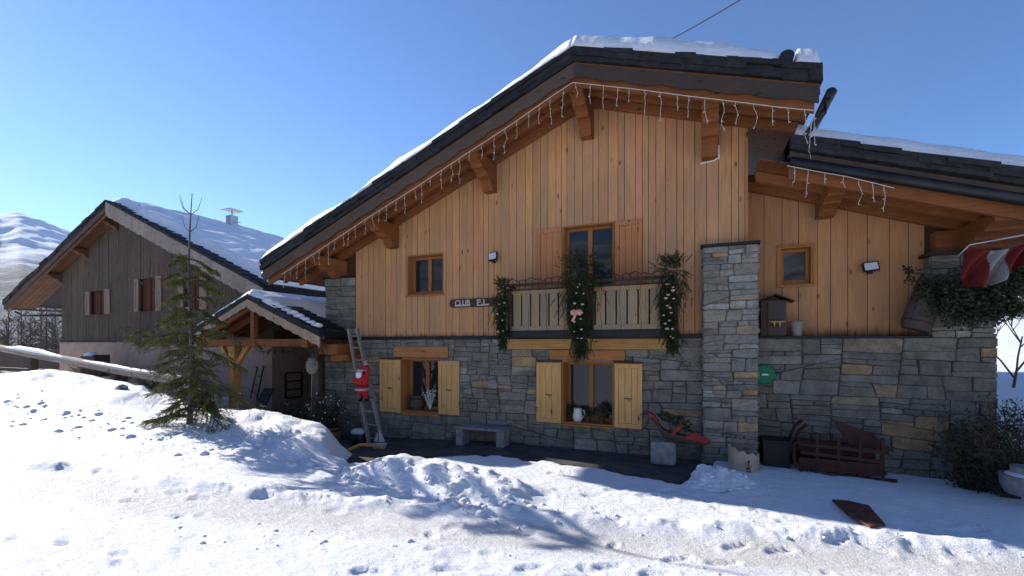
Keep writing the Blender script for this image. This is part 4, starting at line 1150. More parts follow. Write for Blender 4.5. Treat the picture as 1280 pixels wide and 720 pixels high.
br = mbb.build('branches', M['bark'], sp)
mbn.build('needles', M['needle'], sp)

# ---- rail fence with snow
A_ = P(262, 483, 6.95); A_.y = 6.95; B_ = P(-40, 428, 8.3)
rf = empty('rail_fence', (A_.x-4, 7.6, 0), 'grey round timber rail with snow along the top, sloping down to the spruce', 'fence')
mb = MB(); pts = [A_.lerp(B_, i/14)+Vector((0, 0, .012*math.sin(i*1.3))) for i in range(15)]
mb.tube(pts, [.125-.0005*i for i in range(15)], 14); mb.build('rail', M['log'], rf, smooth=True)
mb = MB(); dR = (B_-A_)
vsn = []; fsn = []; N_ = 120; K_ = 7
for i in range(N_):
    t = i/(N_-1); c = A_.lerp(B_, t)+Vector((0, 0, .085)); th = .035+.05*max(0, float(fbm(t*14, 2, 3, 71)))+.10*max(0, math.sin(t*math.pi*1.0))*float(sstep(.5, .58, t)*sstep(.74, .66, t))
    if t < .1: th *= .3
    for k in range(K_):
        a = math.pi*k/(K_-1); vsn.append(c+Vector((0, -1, 0))*math.cos(a)*.085+Vector((0, 0, 1))*(math.sin(a)*th+.0))
for i in range(N_-1):
    for k in range(K_-1): fsn.append((i*K_+k, (i+1)*K_+k, (i+1)*K_+k+1, i*K_+k+1))
mb.add(vsn, fsn); mb.build('snow_cover', M['snow'], rf, smooth=True)
for px_ in (28, 210):
    t = (A_.x-PX(px_, 7.6))/(A_.x-B_.x); t = min(max(t, 0), 1); c = A_.lerp(B_, t)
    mb = MB(); mb.box((c.x-.11, c.y-.02, gz(c.x, c.y)-.3), (c.x+.11, c.y+.18, c.z-.04)); mb.build('post', M['grey_wood'], rf, bevel=.01)
# plank screen behind it, at the edge of the drop
mb = MB(); ya = 12.0
for i in range(7):
    z = PZ(30, 437, ya)-i*.2; mb.box((PX(-60, ya), ya, z-.19), (PX(74, ya), ya+.03, z), (1,1,1))
tag(mb.build('plank_screen', M['dark_wood']), 'low dark plank screen beyond the sloping rail, at the left edge', 'fence')
# crate with snow on it beyond the rail
cx, cy = PX(118, 8.6), 8.6; cz = PZ(118, 452, 8.6)
c_ = empty('wooden_crate', (cx, cy, cz-.5), 'small wooden crate capped with snow beyond the rail, against the pink wall', 'crate')
mb = MB()
for k in range(5): mb.box((cx-.4, cy-.2, cz-.5+k*.14), (cx+.45, cy+.2, cz-.5+k*.14+.12), (1,1,1))
mb.box((cx+.38, cy-.22, cz-.5), (cx+.47, cy+.22, cz+.24), (.7,.7,.7)); mb.build('box', M['rake'], c_)
mb = MB(); mb.ball((cx-.2, cy, cz+.22), .2, None, (1.2,.9,.6), 10, 7, .05); mb.build('snow_cap', M['snow'], c_, smooth=True)
# broken board lying in the snow
p0 = P(8, 466, 7.6); p1 = P(38, 474, 7.2)
mb = MB(); mb.beam(p0+Vector((0,0,.02)), p1+Vector((0,0,.02)), .28, .07); tag(mb.build('broken_board', M['log'], bevel=.01), 'grey broken board lying on the snow bank at the left edge', 'board')
# brown twiggy shrubs
def twigs(name, c, rad, h, n, r, label, cat, m='twig', leafcol=None, group=None, leaves=0, lm='leaf', lsz=.04):
    e = empty(name, c, label, cat, group); mb = MB(); ml = MB(); c = Vector(c)
    for i in range(n):
        a = r.uniform(0, 6.283); d = Vector((math.cos(a)*rad*r.uniform(.2, 1), math.sin(a)*rad*.7*r.uniform(.2, 1), h*r.uniform(.5, 1)))
        p = c+Vector((d.x*.15, d.y*.15, -.05)); pts = [p]
        for k in range(4): pts.append(p+d*((k+1)/4)+rv(r)*.04*h)
        mb.tube(pts, [.008, .006, .005, .004, .002], 3, cap=False)
        for k in range(1, 5):
            for _ in range(3):
                q = pts[k]+rv(r)*.02; dd = (d.normalized()+rv(r)*.9).normalized()*r.uniform(.08, .25)*h
                mb.tube([q, q+dd], [.004, .0015], 3, cap=False)
                for _ in range(leaves):
                    kk = r.uniform(.6, 1.3); leaf(ml, q+dd*r.random(), rv(r), lsz*r.uniform(.6, 1.3), lsz*.6, r, (kk, kk, kk))
    mb.build('stems', M[m], e)
    if leaves: ml.build('leaves', M[lm], e)
    return e
for (px_, Y, rad, h, lb) in ((112, 7.7, .6, .62, 'brown leafless shrub under the rail, left of the snow lump'), (150, 7.5, .55, .5, 'low brown shrub under the rail, behind the snow lump'), (190, 7.4, .6, .7, 'brown shrub under the rail, just left of the spruce')):
    X = PX(px_, Y); twigs('bare_shrub', (X, Y, gz(X, Y)-.05), rad, h, 60, g, lb, 'shrub', group='bare shrubs under the rail', leaves=1, lm='twig', lsz=.035)
# black compost bin with a snow cap
bx_, by_ = PX(246, 7.2), 7.2; bz = PZ(246, 540, by_); bt = PZ(246, 482, by_)
b_ = empty('compost_bin', (bx_, by_, bz), 'black bin with a snow cap, half hidden behind the spruce', 'bin')
mb = MB(); mb.lathe((bx_, by_, bz-.2), [(.26, 0), (.34, .3), (.36, bt-bz+.1), (.38, bt-bz+.12), (.38, bt-bz+.18), (.3, bt-bz+.2)], 18); mb.build('body', M['black'], b_, smooth=False)
mb = MB(); mb.ball((bx_, by_, bt), .37, None, (1, 1, .22), 16, 8, .04); mb.build('snow_cap', M['snow'], b_, smooth=True)
# rock in the snow bank
rx = PX(158, 6.6); mb = MB(); mb.ball((rx, 6.5, gz(rx, 6.5)-.0), .16, None, (1.3, .8, .7), 9, 7, .15); tag(mb.build('rock', M['concrete']), 'dark rock showing through the snow bank left of the spruce', 'rock')

# ---- power lines on the left, roof cable
for (ya_, yb_, wl_) in ((408, 400, 'middle'), (412, 404, 'lowest'), (404, 396, 'topmost')):
    a, b = P(-60, ya_+4, 30), P(150, yb_-8, 60); mb = MB(); mb.tube([a.lerp(b, i/20)+Vector((0, 0, -1.0*math.sin(math.pi*i/20))) for i in range(21)], .02, 4)
    tag(mb.build('power_line', M['steel']), wl_+' of three thin power lines crossing the valley at the left edge', 'cable', 'power lines across the valley')
a, b = P(826, 56, 9.5), P(990, -40, 7.0)
mb = MB(); mb.tube([a.lerp(b, i/10)+Vector((0, 0, -.03*math.sin(math.pi*i/10))) for i in range(11)], .010, 4)
tag(mb.build('roof_cable', M['black']), 'thin black cable rising into the sky from the chalet ridge', 'cable')

# ---- flood lamps, junction box
def floodlamp(x, y, z, w_, h, tilt, lb):
    e = empty('flood_lamp', (x, y, z), lb, 'lamp', 'flood lamps on the facade')
    mt = Matrix.Translation((x, y-.10, z)) @ Matrix.Rotation(tilt, 4, 'X') @ Matrix.Rotation(R(-6), 4, 'Y')
    mb = MB(); mb.box((-w_/2, -.02, -h/2), (w_/2, .03, h/2)); mb.build('housing', M['black'], e, bevel=.006, xf=mt)
    mb = MB(); mb.box((-w_/2+.02, -.026, -h/2+.02), (w_/2-.02, -.018, h/2-.02)); mb.build('lens', M['lens'], e, xf=mt)
    mb = MB(); mb.box((x-.03, y-.09, z-h/2-.03), (x+.03, y, z-h/2+.0)); mb.build('bracket', M['black'], e)
M['lens'] = mat('lamp lens', (.55,.57,.58), .3, .5)
floodlamp(PX(619.5, YW), YW-.04, PZ(619.5, 322, YW), .20, .18, R(-14), 'small black framed flood lamp on the cladding above the carved sign')
floodlamp(PX(1085, YVW), YVW-.04, PZ(1085, 335, YVW), .22, .16, R(-14), 'small black framed flood lamp on the wing cladding, right of the little window')
mb = MB(); c = P(897, 190, YW-.06); mb.box((c.x-.035, c.y-.04, c.z-.12), (c.x+.035, c.y+.03, c.z+.1)); mb.tube([(c.x, c.y, c.z-.1), (c.x-.05, c.y, c.z-.14), (c.x-.28, c.y, c.z-.16)], .012, 5)
tag(mb.build('junction_box', M['white']), 'small white junction box beside the right roof beam nose', 'box')

# ---- carved name board
x0, x1 = PX(564, YW), PX(628, YW); za, zb = PZ(595, 384, YW), PZ(595, 373.5, YW)
nb = empty('name_board', ((x0+x1)/2, YW-.04, za), 'long dark board with pale carved letters on the cladding left of the balcony', 'sign')
mb = MB(); hh = (zb-za)/2; n = 10
pl_ = [(x0+hh-hh*math.sin(math.pi*k/n), YW-.075, (za+zb)/2+hh*math.cos(math.pi*k/n)) for k in range(n+1)]+[(x1, YW-.075, za), (x1, YW-.075, zb)]
mb.prism(pl_, (0, .03, 0)); mb.build('board', M['dark_wood'], nb)
M['letter'] = mat('pale carved letters', (.50,.42,.36), .7)
for txt, pxa, wpx in (('CLUB', 571, 19), ('F.L.', 598.5, 15)):
    cu = bpy.data.curves.new('letters', 'FONT'); cu.body = txt; cu.size = .17; cu.extrude = .006; cu.offset = .004
    to = bpy.data.objects.new('tmp', cu); scene.collection.objects.link(to)
    dg = bpy.context.evaluated_depsgraph_get(); me = bpy.data.meshes.new_from_object(to.evaluated_get(dg))
    bpy.data.objects.remove(to); xs_ = [v.co.x for v in me.vertices]; wd = max(xs_)-min(xs_); tw_ = PX(pxa+wpx, YW)-PX(pxa, YW)
    me.materials.clear(); me.materials.append(M['letter'])
    for v in me.vertices: v.co = Vector(((v.co.x-min(xs_))*tw_/wd+PX(pxa, YW), YW-.082-v.co.z, v.co.y+za+.04))-ORG[nb]
    # a joined base bar under the letters
    o = bpy.data.objects.new('lettering', me); scene.collection.objects.link(o); o.parent = nb
    mb = MB(); mb.box((PX(pxa, YW), YW-.09, za+.022), (PX(pxa+wpx, YW), YW-.076, za+.045)); mb.build('letter_bar', M['letter'], nb)

# ---- icicle lights
M['wire'] = mat('white light wire', (.55,.50,.44), .5)
def icicles(name, pts, spacing, lmin, lmax, lb, sag=0, Yo=0):
    e = empty(name, pts[0], lb, 'lights'); mb = MB(); ml = MB()
    mb.tube(pts, .006, 4); L = 0; nxt = spacing*.5
    for a, b in zip(pts, pts[1:]):
        d = (b-a).length
        while nxt < L+d:
            p = a.lerp(b, (nxt-L)/d); n = g.uniform(lmin, lmax); q = [p]; k = max(2, int(n/.06)); cur = Vector(p)
            curl = g.random() < .35
            for i in range(k): cur = cur+Vector((g.uniform(-.012, .012)+(.02*math.sin(i*1.3) if curl else 0), g.uniform(-.006, .006), -n/k)); q.append(Vector(cur))
            mb.tube(q, .0035, 4, cap=False)
            for i in range(1, len(q), 2): ml.tube([q[i], q[i]+Vector((g.uniform(-.03, .03), -.01, g.uniform(-.035, .01)))], .007, 4)
            nxt += spacing*g.uniform(.75, 1.25)
        L += d
    mb.add(ml.v, ml.f); mb.build('light_string', M['wire'], e)
YI = YR+.0
pl_ = [P(x, y, YI) for x, y in ((352, 343), (400, 312), (460, 272), (520, 234), (580, 194), (640, 155), (690, 120), (716, 103), (745, 106), (800, 112), (860, 120), (920, 127), (975, 134), (1018, 138))]
icicles('icicle_lights', pl_, .23, .16, .52, 'long string of unlit white icicle lights hung under the main gable edge')
pl_ = [P(x, y, YVR-.02) for x, y in ((984, 207), (1020, 214), (1060, 221), (1118, 235))]
icicles('icicle_lights', pl_, .19, .15, .42, 'short string of unlit white icicle lights under the wing roof edge')
a = P(1020, 138, YI); pl_ = [a, a+Vector((-.02, .25, -.12)), a+Vector((-.1, .6, -.35)), a+Vector((-.16, .9, -.5))]
icicles('icicle_lights', pl_, .13, .2, .5, 'unlit icicle lights turning the corner under the right end of the main gable')

# ---- balcony garlands
def garland(name, px_, ytop, ybot, Yg, rad, ornn, om, lb, lens=1.0, bow=None):
    c = P(px_, (ytop+ybot)/2, Yg); zt_, zb_ = PZ(px_, ytop, Yg), PZ(px_, ybot, Yg)
    e = empty(name, (c.x, Yg, zb_), lb, 'garland', 'evergreen garlands hung on the balcony'); mb = MB(); h = zt_-zb_
    for i in range(int(520*rad/.26)):
        t = g.random(); z = zt_-h*t*.9; k = .45+.55*math.sin(min(1, t*1.2+.15)*math.pi)
        d = Vector((g.uniform(-1, 1)*.7, g.uniform(-1, .2)*.5, -1.0+1.7*max(0, .25-t)*4)).normalized()
        col = g.uniform(.35, 1.2); L = g.uniform(.12, .22)*lens
        p = Vector((c.x+g.gauss(0, rad*.36)*k+.03*math.sin(t*9), Yg+g.uniform(-.06, .05), z))
        needles(mb, p, d, L, 34, .055, .008, g, (col, col, col*.8), .1, .7)
    mb.build('foliage', M['garland'], e)
    for i in range(ornn):
        t = (i//2+.6)/(ornn/2+1); z = zt_-h*(.22+.68*t); x = c.x+(.045 if i % 2 else -.045)+g.uniform(-.04, .04)+.03*math.sin(t*9); z += g.uniform(-.04, .04)
        mo = MB(); s_ = g.uniform(.012, .026); mo.ball((x, Yg-.10-g.uniform(0, .03), z), s_, None, (1.25, .9, .8), 8, 6, .12); mo.build('ornament', M[om], e)
    if bow:
        bz_ = PZ(bow[0], bow[1], Yg); bx2 = PX(bow[0], Yg); mo = MB()
        for s_ in (-1, 1): mo.ball((bx2+s_*.05, Yg-.13, bz_), .06, None, (1.1, .7, .9), 10, 7, .12)
        mo.ball((bx2, Yg-.16, bz_+.01), .035, None, (1, 1, 1), 8, 6, .1)
        mo.prism([(bx2-.02, Yg-.14, bz_), (bx2-.1, Yg-.14, bz_-.16), (bx2-.05, Yg-.14, bz_-.17), (bx2+.02, Yg-.14, bz_)], (0, .01, 0)); mo.build('bow', M['pink_orn'], e)
garland('evergreen_garland', 628, 352, 441, YB-.1, .22, 8, 'pale_orn', 'narrow evergreen garland with pale ornaments at the left corner of the balcony', .8)
garland('evergreen_garland', 725, 322, 452, YB-.1, .46, 14, 'pale_orn', 'bushy evergreen garland with a pink bow at the middle of the balcony', 1.25, (723, 391))
garland('evergreen_garland', 838, 326, 446, YB-.1, .32, 16, 'pale_orn', 'evergreen garland with rows of dried mushrooms at the right corner of the balcony', 1.05)
# second pass of ornaments: pale blossoms near the bow
# ---- ladder and santa
lt, lb_ = P(441, 411, 8.2), P(471, 560, 7.7)
ld = empty('wooden_ladder', (lb_.x, lb_.y, lb_.z), 'grey wooden ladder leaning against the porch corner', 'ladder')
d = (lt-lb_); sx1 = Vector((1, .15, 0)).normalized()
for s_, off in ((-1, .13), (1, .13)):
    mb = MB(); mb.beam(lb_+sx1*s_*.17, lt+sx1*s_*.11, .055, .075, (0,1,0)); mb.build('side_rail', M['log'], ld, bevel=.006)
for i in range(9):
    t = (i+.7)/9.3; c = lb_.lerp(lt, t); w_ = .17-.06*t
    mb = MB(); mb.tube([c-sx1*w_, c+sx1*w_], .017, 8); mb.build('rung', M['log'], ld, smooth=False)
# santa doll: one skinned body, clothes as children
sc = P(456, 478, 7.75); S = .74
sa = empty('santa_doll', (sc.x, sc.y, sc.z-.45*S), 'stuffed santa figure in red coat and white beard climbing the ladder', 'figure')
def skinned(name, m, pts, edges, rads, parent, sub=2):
    me = bpy.data.meshes.new(name); bm = bmesh.new(); lay = bm.verts.layers.skin.verify(); vv = []
    for i, (p, rr) in enumerate(zip(pts, rads)):
        v = bm.verts.new(Vector(p)-ORG[parent]); v[lay].radius = (rr, rr) if not isinstance(rr, tuple) else rr; v[lay].use_root = (i == 0); vv.append(v)
    for a, b in edges: bm.edges.new((vv[a], vv[b]))
    bm.to_mesh(me); bm.free(); me.materials.append(m)
    o = bpy.data.objects.new(name, me); scene.collection.objects.link(o); o.parent = parent; ORG[o] = ORG[parent]
    k = o.modifiers.new('skin', 'SKIN'); k.use_smooth_shade = True; q = o.modifiers.new('sub', 'SUBSURF'); q.levels = sub; q.render_levels = sub
    return o
def sp_(x, y, z): return Vector((sc.x+x*S, sc.y+y*S, sc.z+z*S))
# local axes: x right, z up, body hugs the ladder from its front right side
pts = [sp_(.02,-.14,-.18), sp_(.04,-.15,.0), sp_(.06,-.14,.16), sp_(.05,-.13,.24), sp_(.04,-.14,.33),
       sp_(-.10,-.18,.12), sp_(-.27,-.20,.03), sp_(-.25,-.08,.10), sp_(.19,-.14,.20), sp_(.22,-.10,.38), sp_(.08,-.04,.54),
       sp_(-.08,-.12,-.28), sp_(-.10,-.04,-.42), sp_(.10,-.12,-.28), sp_(.12,-.05,-.46)]
edges = [(0,1),(1,2),(2,3),(3,4),(2,5),(5,6),(6,7),(2,8),(8,9),(9,10),(0,11),(11,12),(0,13),(13,14)]
skinned('body', M['red'], pts, edges, [q*S for q in (.15,.165,.13,.065,.09,.075,.055,.04,.07,.055,.04,.085,.05,.085,.05)], sa)
mb = MB(); mb.ball(sp_(.0,-.20,.31), .085*S, None, (1,1,1.05), 14, 10); mb.ball(sp_(-.015,-.285,.30), .018*S); mb.build('face', M['skin'], sa, smooth=True)
mb = MB(); mb.ball(sp_(-.01,-.24,.23), .10*S, None, (1,.6,1.1), 14, 9, .06); mb.build('beard', M['white_fur'] if 'white_fur' in M else M['snow'], sa, smooth=True)
mb = MB(); mb.tube([sp_(.03,-.15,.36), sp_(.06,-.13,.45), sp_(.13,-.12,.46), sp_(.18,-.13,.38)], [.10*S,.07*S,.045*S,.02*S], 12); mb.build('hat', M['red'], sa, smooth=True)
mb = MB()
n_ = 18; mb.tube([sp_(.02+.11*math.cos(t*6.283/n_), -.17+.11*math.sin(t*6.283/n_), .365) for t in range(n_+1)], .026*S, 8); mb.ball(sp_(.19,-.13,.35), .035*S, None, (1,1,1), 8, 6, .05)
mb.build('hat_trim', M['curtain'], sa, smooth=True); mb = MB()
mb.tube([sp_(.02+.175*math.cos(t*6.283/n_), -.14+.17*math.sin(t*6.283/n_), -.19) for t in range(n_+1)], .032*S, 8)
mb.build('hem_trim', M['curtain'], sa, smooth=True); mb = MB()
mb.tube([sp_(-.255,-.10,.085), sp_(-.245,-.06,.12)], .052*S, 10); mb.build('cuff', M['curtain'], sa, smooth=True); mb = MB(); mb.tube([sp_(.11,-.05,.50), sp_(.07,-.04,.55)], .052*S, 10)
mb.build('cuff', M['curtain'], sa, smooth=True)
mb = MB(); mb.tube([sp_(.035+.172*math.cos(t*6.283/n_), -.145+.172*math.sin(t*6.283/n_), -.07) for t in range(n_+1)], .02*S, 6); mb.build('belt', M['black'], sa)
def mitt(c, up):
    mb = MB(); mb.ball(c, .032*S, None, (1,.7,1.1), 8, 6)
    for k in range(4):
        b = c+Vector((-.024+.016*k, -.01, .02))*S; mb.tube([b, b+Vector((0, .02, .035))*S, b+Vector((0, .05, .03))*S], [.009*S, .008*S, .006*S], 6)
    mb.tube([c+Vector((.03,0,0))*S, c+Vector((.045,.02,.02))*S], [.01*S,.008*S], 6); return mb
mitt(sp_(.04,-.02,.585), 1).build('hand', M['skin'], sa, smooth=True); mitt(sp_(-.24,-.03,.14), 1).build('hand', M['skin'], sa, smooth=True)
for bx2 in (-.10, .12):
    mb = MB(); mb.tube([sp_(bx2,-.05,-.38), sp_(bx2,-.03,-.50)], [.058*S,.052*S], 10); mb.ball(sp_(bx2-.02,-.06,-.53), .06*S, None, (.8,1.5,.6), 10, 7); mb.build('boot', M['black'], sa, smooth=True)

# ---- bench
ybn = 8.35; x0, x1 = PX(573, ybn), PX(634, ybn); zt_ = PZ(603, 533.5, ybn); zg_ = PZ(603, 556, ybn)
bn = empty('stone_bench', ((x0+x1)/2, ybn, zg_), 'low grey slab bench on two block legs against the stone wall', 'bench')
mb = MB(); mb.box((x0, ybn-.17, zt_-.05), (x1, ybn+.25, zt_)); mb.build('seat', M['concrete'], bn, bevel=.012)
for a, b in ((x0+.0, x0+.16), (x1-.2, x1-.03)):
    mb = MB(); mb.box((a, ybn-.12, zg_-.1), (b, ybn+.2, zt_-.052)); mb.build('leg', M['concrete'], bn, bevel=.02)

# ---- stone block with sledge shaped planter
yk = 8.15; x0, x1 = PX(814, yk), PX(845, yk); z0, z1 = PZ(830, 576, yk), PZ(830, 551, yk)
mb = MB(); mb.box((x0, yk-.14, z0-.05), (x1, yk+.2, z1))
me_ = mb.build('stone_block', M['concrete'], bevel=.04); tag(me_, 'rough grey stone block on the pavement under the red tipped planter', 'stone block')
pt = empty('log_planter', ((x0+x1)/2, yk, z1), 'boat shaped wooden planter with red tips standing on the stone block', 'planter')
def spine(pxs): return [P(a, b, yk+.02) for a, b in pxs]
top_ = spine([(812,517),(820,526),(830,537),(845,542),(860,545),(875,549),(887,553)])
mb = MB(); n_ = 8; vs_ = []; fs_ = []
rad_ = [.02,.075,.12,.135,.12,.09,.02]
for i, p in enumerate(top_):
    for k in range(n_+1):
        a = math.pi*k/n_; vs_.append(p+Vector((0, -math.cos(a)*rad_[i], -math.sin(a)*rad_[i]*1.15)))
for i in range(len(top_)-1):
    for k in range(n_): fs_.append((i*(n_+1)+k, (i+1)*(n_+1)+k, (i+1)*(n_+1)+k+1, i*(n_+1)+k+1))
for i in range(len(top_)-1): fs_.append((i*(n_+1), i*(n_+1)+n_, (i+1)*(n_+1)+n_, (i+1)*(n_+1)))
mb.add(vs_, fs_); mb.build('trough', M['rake'], pt, smooth=False)
mb = MB(); mb.prism([P(810,515,yk-.02), P(818,519,yk-.02), P(824,529,yk-.02), P(815,528,yk-.02)], (0,.12,0)); mb.build('red_tip', M['red_paint'], pt)
mb = MB(); mb.prism([P(853,547,yk-.1), P(868,540,yk-.1), P(889,552,yk-.1), P(880,554,yk-.1)], (0,.05,0)); mb.build('red_tip', M['red_paint'], pt)
mb = MB(); mb.beam(P(840,543,yk-.1), P(853,531,yk-.1), .05, .05); mb.build('red_ribbon', M['red_paint'], pt)
ml = MB()
for i in range(420):
    t = g.uniform(.15, .7); p = top_[0].lerp(top_[-1], t)+Vector((g.uniform(-.03,.03), g.uniform(-.1,.06), g.uniform(.0,.2)*math.sin(t*math.pi)))
    k = g.uniform(.5, 1.4); leaf(ml, p, rv(g, -.3, 1), .05, .03, g, (k,k,k))
ml.build('greenery', M['leaf'], pt)
# ---- half log planter with a burnt figure
yl = 8.0; x0, x1 = PX(911, yl), PX(951, yl); z0, z1 = PZ(930, 598, yl), PZ(930, 565, yl)
hp = empty('bark_planter', ((x0+x1)/2, yl, z0), 'pale curved bark planter with a small dark figure, at the foot of the stone pillar', 'planter')
mb = MB(); n_ = 18; c = Vector(((x0+x1)/2, yl+.22, z0-.05)); Rr_ = (x1-x0)/2
vs_ = []; 
for z in (0, .33, .66, 1):
    for k in range(n_+1):
        a = math.pi+math.pi*k/n_; zz = z*(z1-z0+.05)+(.05*math.cos(a)*-1 if z == 1 else 0)+(.02*math.sin(k*1.7) if z == 1 else 0)
        vs_.append(c+Vector((math.cos(a)*Rr_, math.sin(a)*.28, zz)))
fs_ = [(j*(n_+1)+k, j*(n_+1)+k+1, (j+1)*(n_+1)+k+1, (j+1)*(n_+1)+k) for j in range(3) for k in range(n_)]
vi = [v+Vector((0, .0, 0))+(c+Vector((0,0,v.z-c.z))-v)*.12 for v in vs_]; o_ = len(vs_)
mb.add(vs_+vi, fs_+[tuple(o_+q for q in f[::-1]) for f in fs_]+[(3*(n_+1)+k, 3*(n_+1)+k+1, o_+3*(n_+1)+k+1, o_+3*(n_+1)+k) for k in range(n_)]); mb.build('shell', M['palewood'], hp, smooth=False)
mb = MB(); mb.lathe((c.x, c.y, z1-.1), [(Rr_*.86, -.3), (Rr_*.86, 0)], 18, sy=.3/Rr_*.9*.9); mb.build('soil', M['soil'], hp)
mb = MB(); fx, fy = c.x+.05, c.y-.29
for (dx, dz, s_) in ((0,.30,.018), (0,.25,.012), (0,.2,.02), (-.02,.15,.012), (.02,.15,.012), (0,.11,.022), (-.015,.05,.012), (.02,.05,.012), (.03,.22,.009), (-.03,.2,.009), (-.03,.03,.02), (.03,.03,.02)):
    mb.ball((fx+dx, fy+.004, z0+dz-.02), s_, None, (1,.25,1.3), 7, 5)
mb.build('burnt_figure', M['black'], hp)

# ---- dark red sleigh by the wing wall
yz = 8.55; q = lambda a, b, Y=None: P(a, b, Y if Y else yz)
sg = empty('red_sleigh', (PX(1045, yz), yz, PZ(1045, 592, yz)), 'old dark red wooden sleigh standing in shade against the wing wall', 'sleigh')
for yy in (yz-.18, yz+.22):
    mb = MB(); pts = [P(1006,528,yz), P(996,536,yz), P(989,552,yz), P(990,572,yz), P(1000,588,yz), P(1030,591,yz), P(1115,597,yz)]
    mb.tube([Vector((p.x, yy, p.z)) for p in pts], .028, 6); mb.build('runner', M['darkred'], sg, smooth=True)
    mb = MB(); a, b = P(996,552,yz), P(1105,563,yz); mb.beam((a.x, yy, a.z), (b.x, yy, b.z), .05, .05); a, b = P(998,562,yz), P(1100,574,yz); mb.beam((a.x, yy, a.z), (b.x, yy, b.z), .05, .05)
    for xx in (1018, 1044, 1070, 1098): a, b = P(xx,545,yz), P(xx,594,yz); mb.beam((a.x, yy, a.z), (b.x, yy, b.z), .04, .04, (0,1,0))
    mb.build('side_frame', M['darkred'], sg)
mb = MB(); a, b = P(995,568,yz), P(1100,592,yz); mb.box((a.x, yz-.2, b.z), (b.x, yz+.24, a.z)); mb.build('box', M['darkred'], sg, bevel=.01)
mb = MB(); mb.prism([q(1040,524), q(1085,540), q(1120,565), q(1062,556)], (0, .04, 0)); mb.build('slanting_board', M['darkred'], sg, bevel=.005)
mb = MB(); mb.lathe((PX(1017, yz), yz-.2, PZ(1017, 543, yz)), [(.05, 0), (.07, .02), (.05, .05)], 12, axis='Y'); mb.build('lantern', M['black'], sg)
# black chest beside it
mb = MB(); a, b = P(952,548,8.7), P(985,592,8.7); mb.box((a.x, 8.5, b.z), (b.x, 8.9, a.z+.0)); mb.box((a.x-.01, 8.47, a.z-.03), (b.x+.01, 8.9, a.z+.02))
tag(mb.build('storage_chest', M['black'], bevel=.01), 'black chest between the stone pillar and the red sleigh', 'chest')
# ---- hose reel
mb = MB(); c = P(955, 468, YV-.1); hr = empty('hose_reel', (c.x, c.y, c.z), 'bright green round reel on the wing wall, half hidden by the stone pillar', 'reel')
mb.lathe((c.x, c.y-.05, c.z), [(.15, 0), (.17, .02), (.17, .06), (.15, .1)], 24, axis='Y'); mb.build('drum', M['green'], hr, smooth=False)
mb = MB(); mb.box((c.x-.04, c.y-.065, c.z-.012), (c.x+.06, c.y-.045, c.z+.012)); mb.build('handle', M['steel'], hr)
# ---- birdhouse and bucket on the ledge
yb = YV+.12; x0, x1 = PX(950, yb), PX(981, yb); z0 = zwb; z1 = PZ(970, 376, yb)
bh = empty('birdhouse', ((x0+x1)/2, yb, z0), 'dark wooden birdhouse with pitched roof on the wing ledge beside the stone pillar', 'birdhouse')
mb = MB(); mb.box((x0, yb-.12, z0), (x1, yb+.1, z1)); mb.build('body', M['dark_wood'], bh, bevel=.004)
mb = MB(); mb.box((x0+.11, yb-.14, z0+.03), (x1-.0, yb-.12, z1-.01)); mb.build('front_board', M['rake'], bh)
mb = MB(); a, m_, b = P(944, 379, yb), P(968, 370, yb), P(991, 378, yb)
mb.prism([(a.x, yb-.2, a.z), (m_.x, yb-.2, m_.z), (b.x, yb-.2, b.z), (b.x, yb-.2, b.z+.02), (m_.x, yb-.2, m_.z+.025), (a.x, yb-.2, a.z+.02)], (0, .34, 0)); mb.build('roof', M['black'], bh)
mb = MB(); mb.box((x0+.12, yb-.22, z0+.24), (x1-.02, yb-.14, z0+.26)); 
for xx in (x0+.2, x1-.1): mb.prism([(xx-.02, yb-.2, z0+.24), (xx+.02, yb-.2, z0+.24), (xx, yb-.2, z0+.15)], (0, .05, 0))
mb.build('shelf', M['post'], bh)
xb_ = PX(996, yb); mb = MB(); mb.lathe((xb_, yb-.02, z0), [(.07, 0), (.10, .24), (.108, .25), (.10, .26), (.088, .255)], 18); bk = mb.build('bucket', M['log'], origin=(xb_, yb-.02, z0)); tag(bk, 'small dull bucket on the ledge right of the birdhouse', 'bucket')
# ---- leaning tub with shrub, flag
yt = YV-.02
tb = empty('wooden_tub', (PX(1150, yt), yt, zwb), 'dark ribbed wooden tub leaning on the ledge beside the right stone pier', 'tub')
a, b = P(1143, 412, yt-.08), P(1168, 345, yt-.08); mb = MB(); mb.tube([a, a.lerp(b, .1), a.lerp(b, .5), b], [.16, .20, .19, .16], 18); mb.build('staves', M['rake'], tb)
mb = MB(); d = (b-a).normalized()
for t in (.15, .5, .9): mb = MB(); c = a.lerp(b, t); mb.tube([c-d*.012, c+d*.012], .205-.03*t, 18); mb.build('hoop', M['metal'], tb)
es = empty('trailing_shrub', (b.x, b.y, b.z), 'dark trailing leafy shrub spilling from the leaning tub across the right stone pier', 'shrub')
mb = MB(); ml = MB()
cl_ = [(1175,372,.30,8.7),(1195,362,.30,8.6),(1218,372,.28,8.5),(1240,362,.26,8.5),(1262,358,.24,8.5),(1200,392,.22,8.6),(1230,390,.22,8.5),(1258,385,.16,8.5),(1160,362,.16,8.75),(1278,345,.2,8.5)]
for (a_, b2_, rr, Y) in cl_:
    c = P(a_, b2_, Y); mb.tube([b+Vector((0,0,-.05)), b.lerp(c, .5)+Vector((0,0,.08)), c], [.02, .012, .006], 4)
    for i in range(520):
        p = c+rv(g)*rr*g.uniform(.15, 1.1); k = g.uniform(.4, 1.5); leaf(ml, p, rv(g), .06, .035, g, (k,k,k*.95))
    for i in range(12): mb.tube([c, c+rv(g)*rr*1.1], [.005, .002], 3, cap=False)
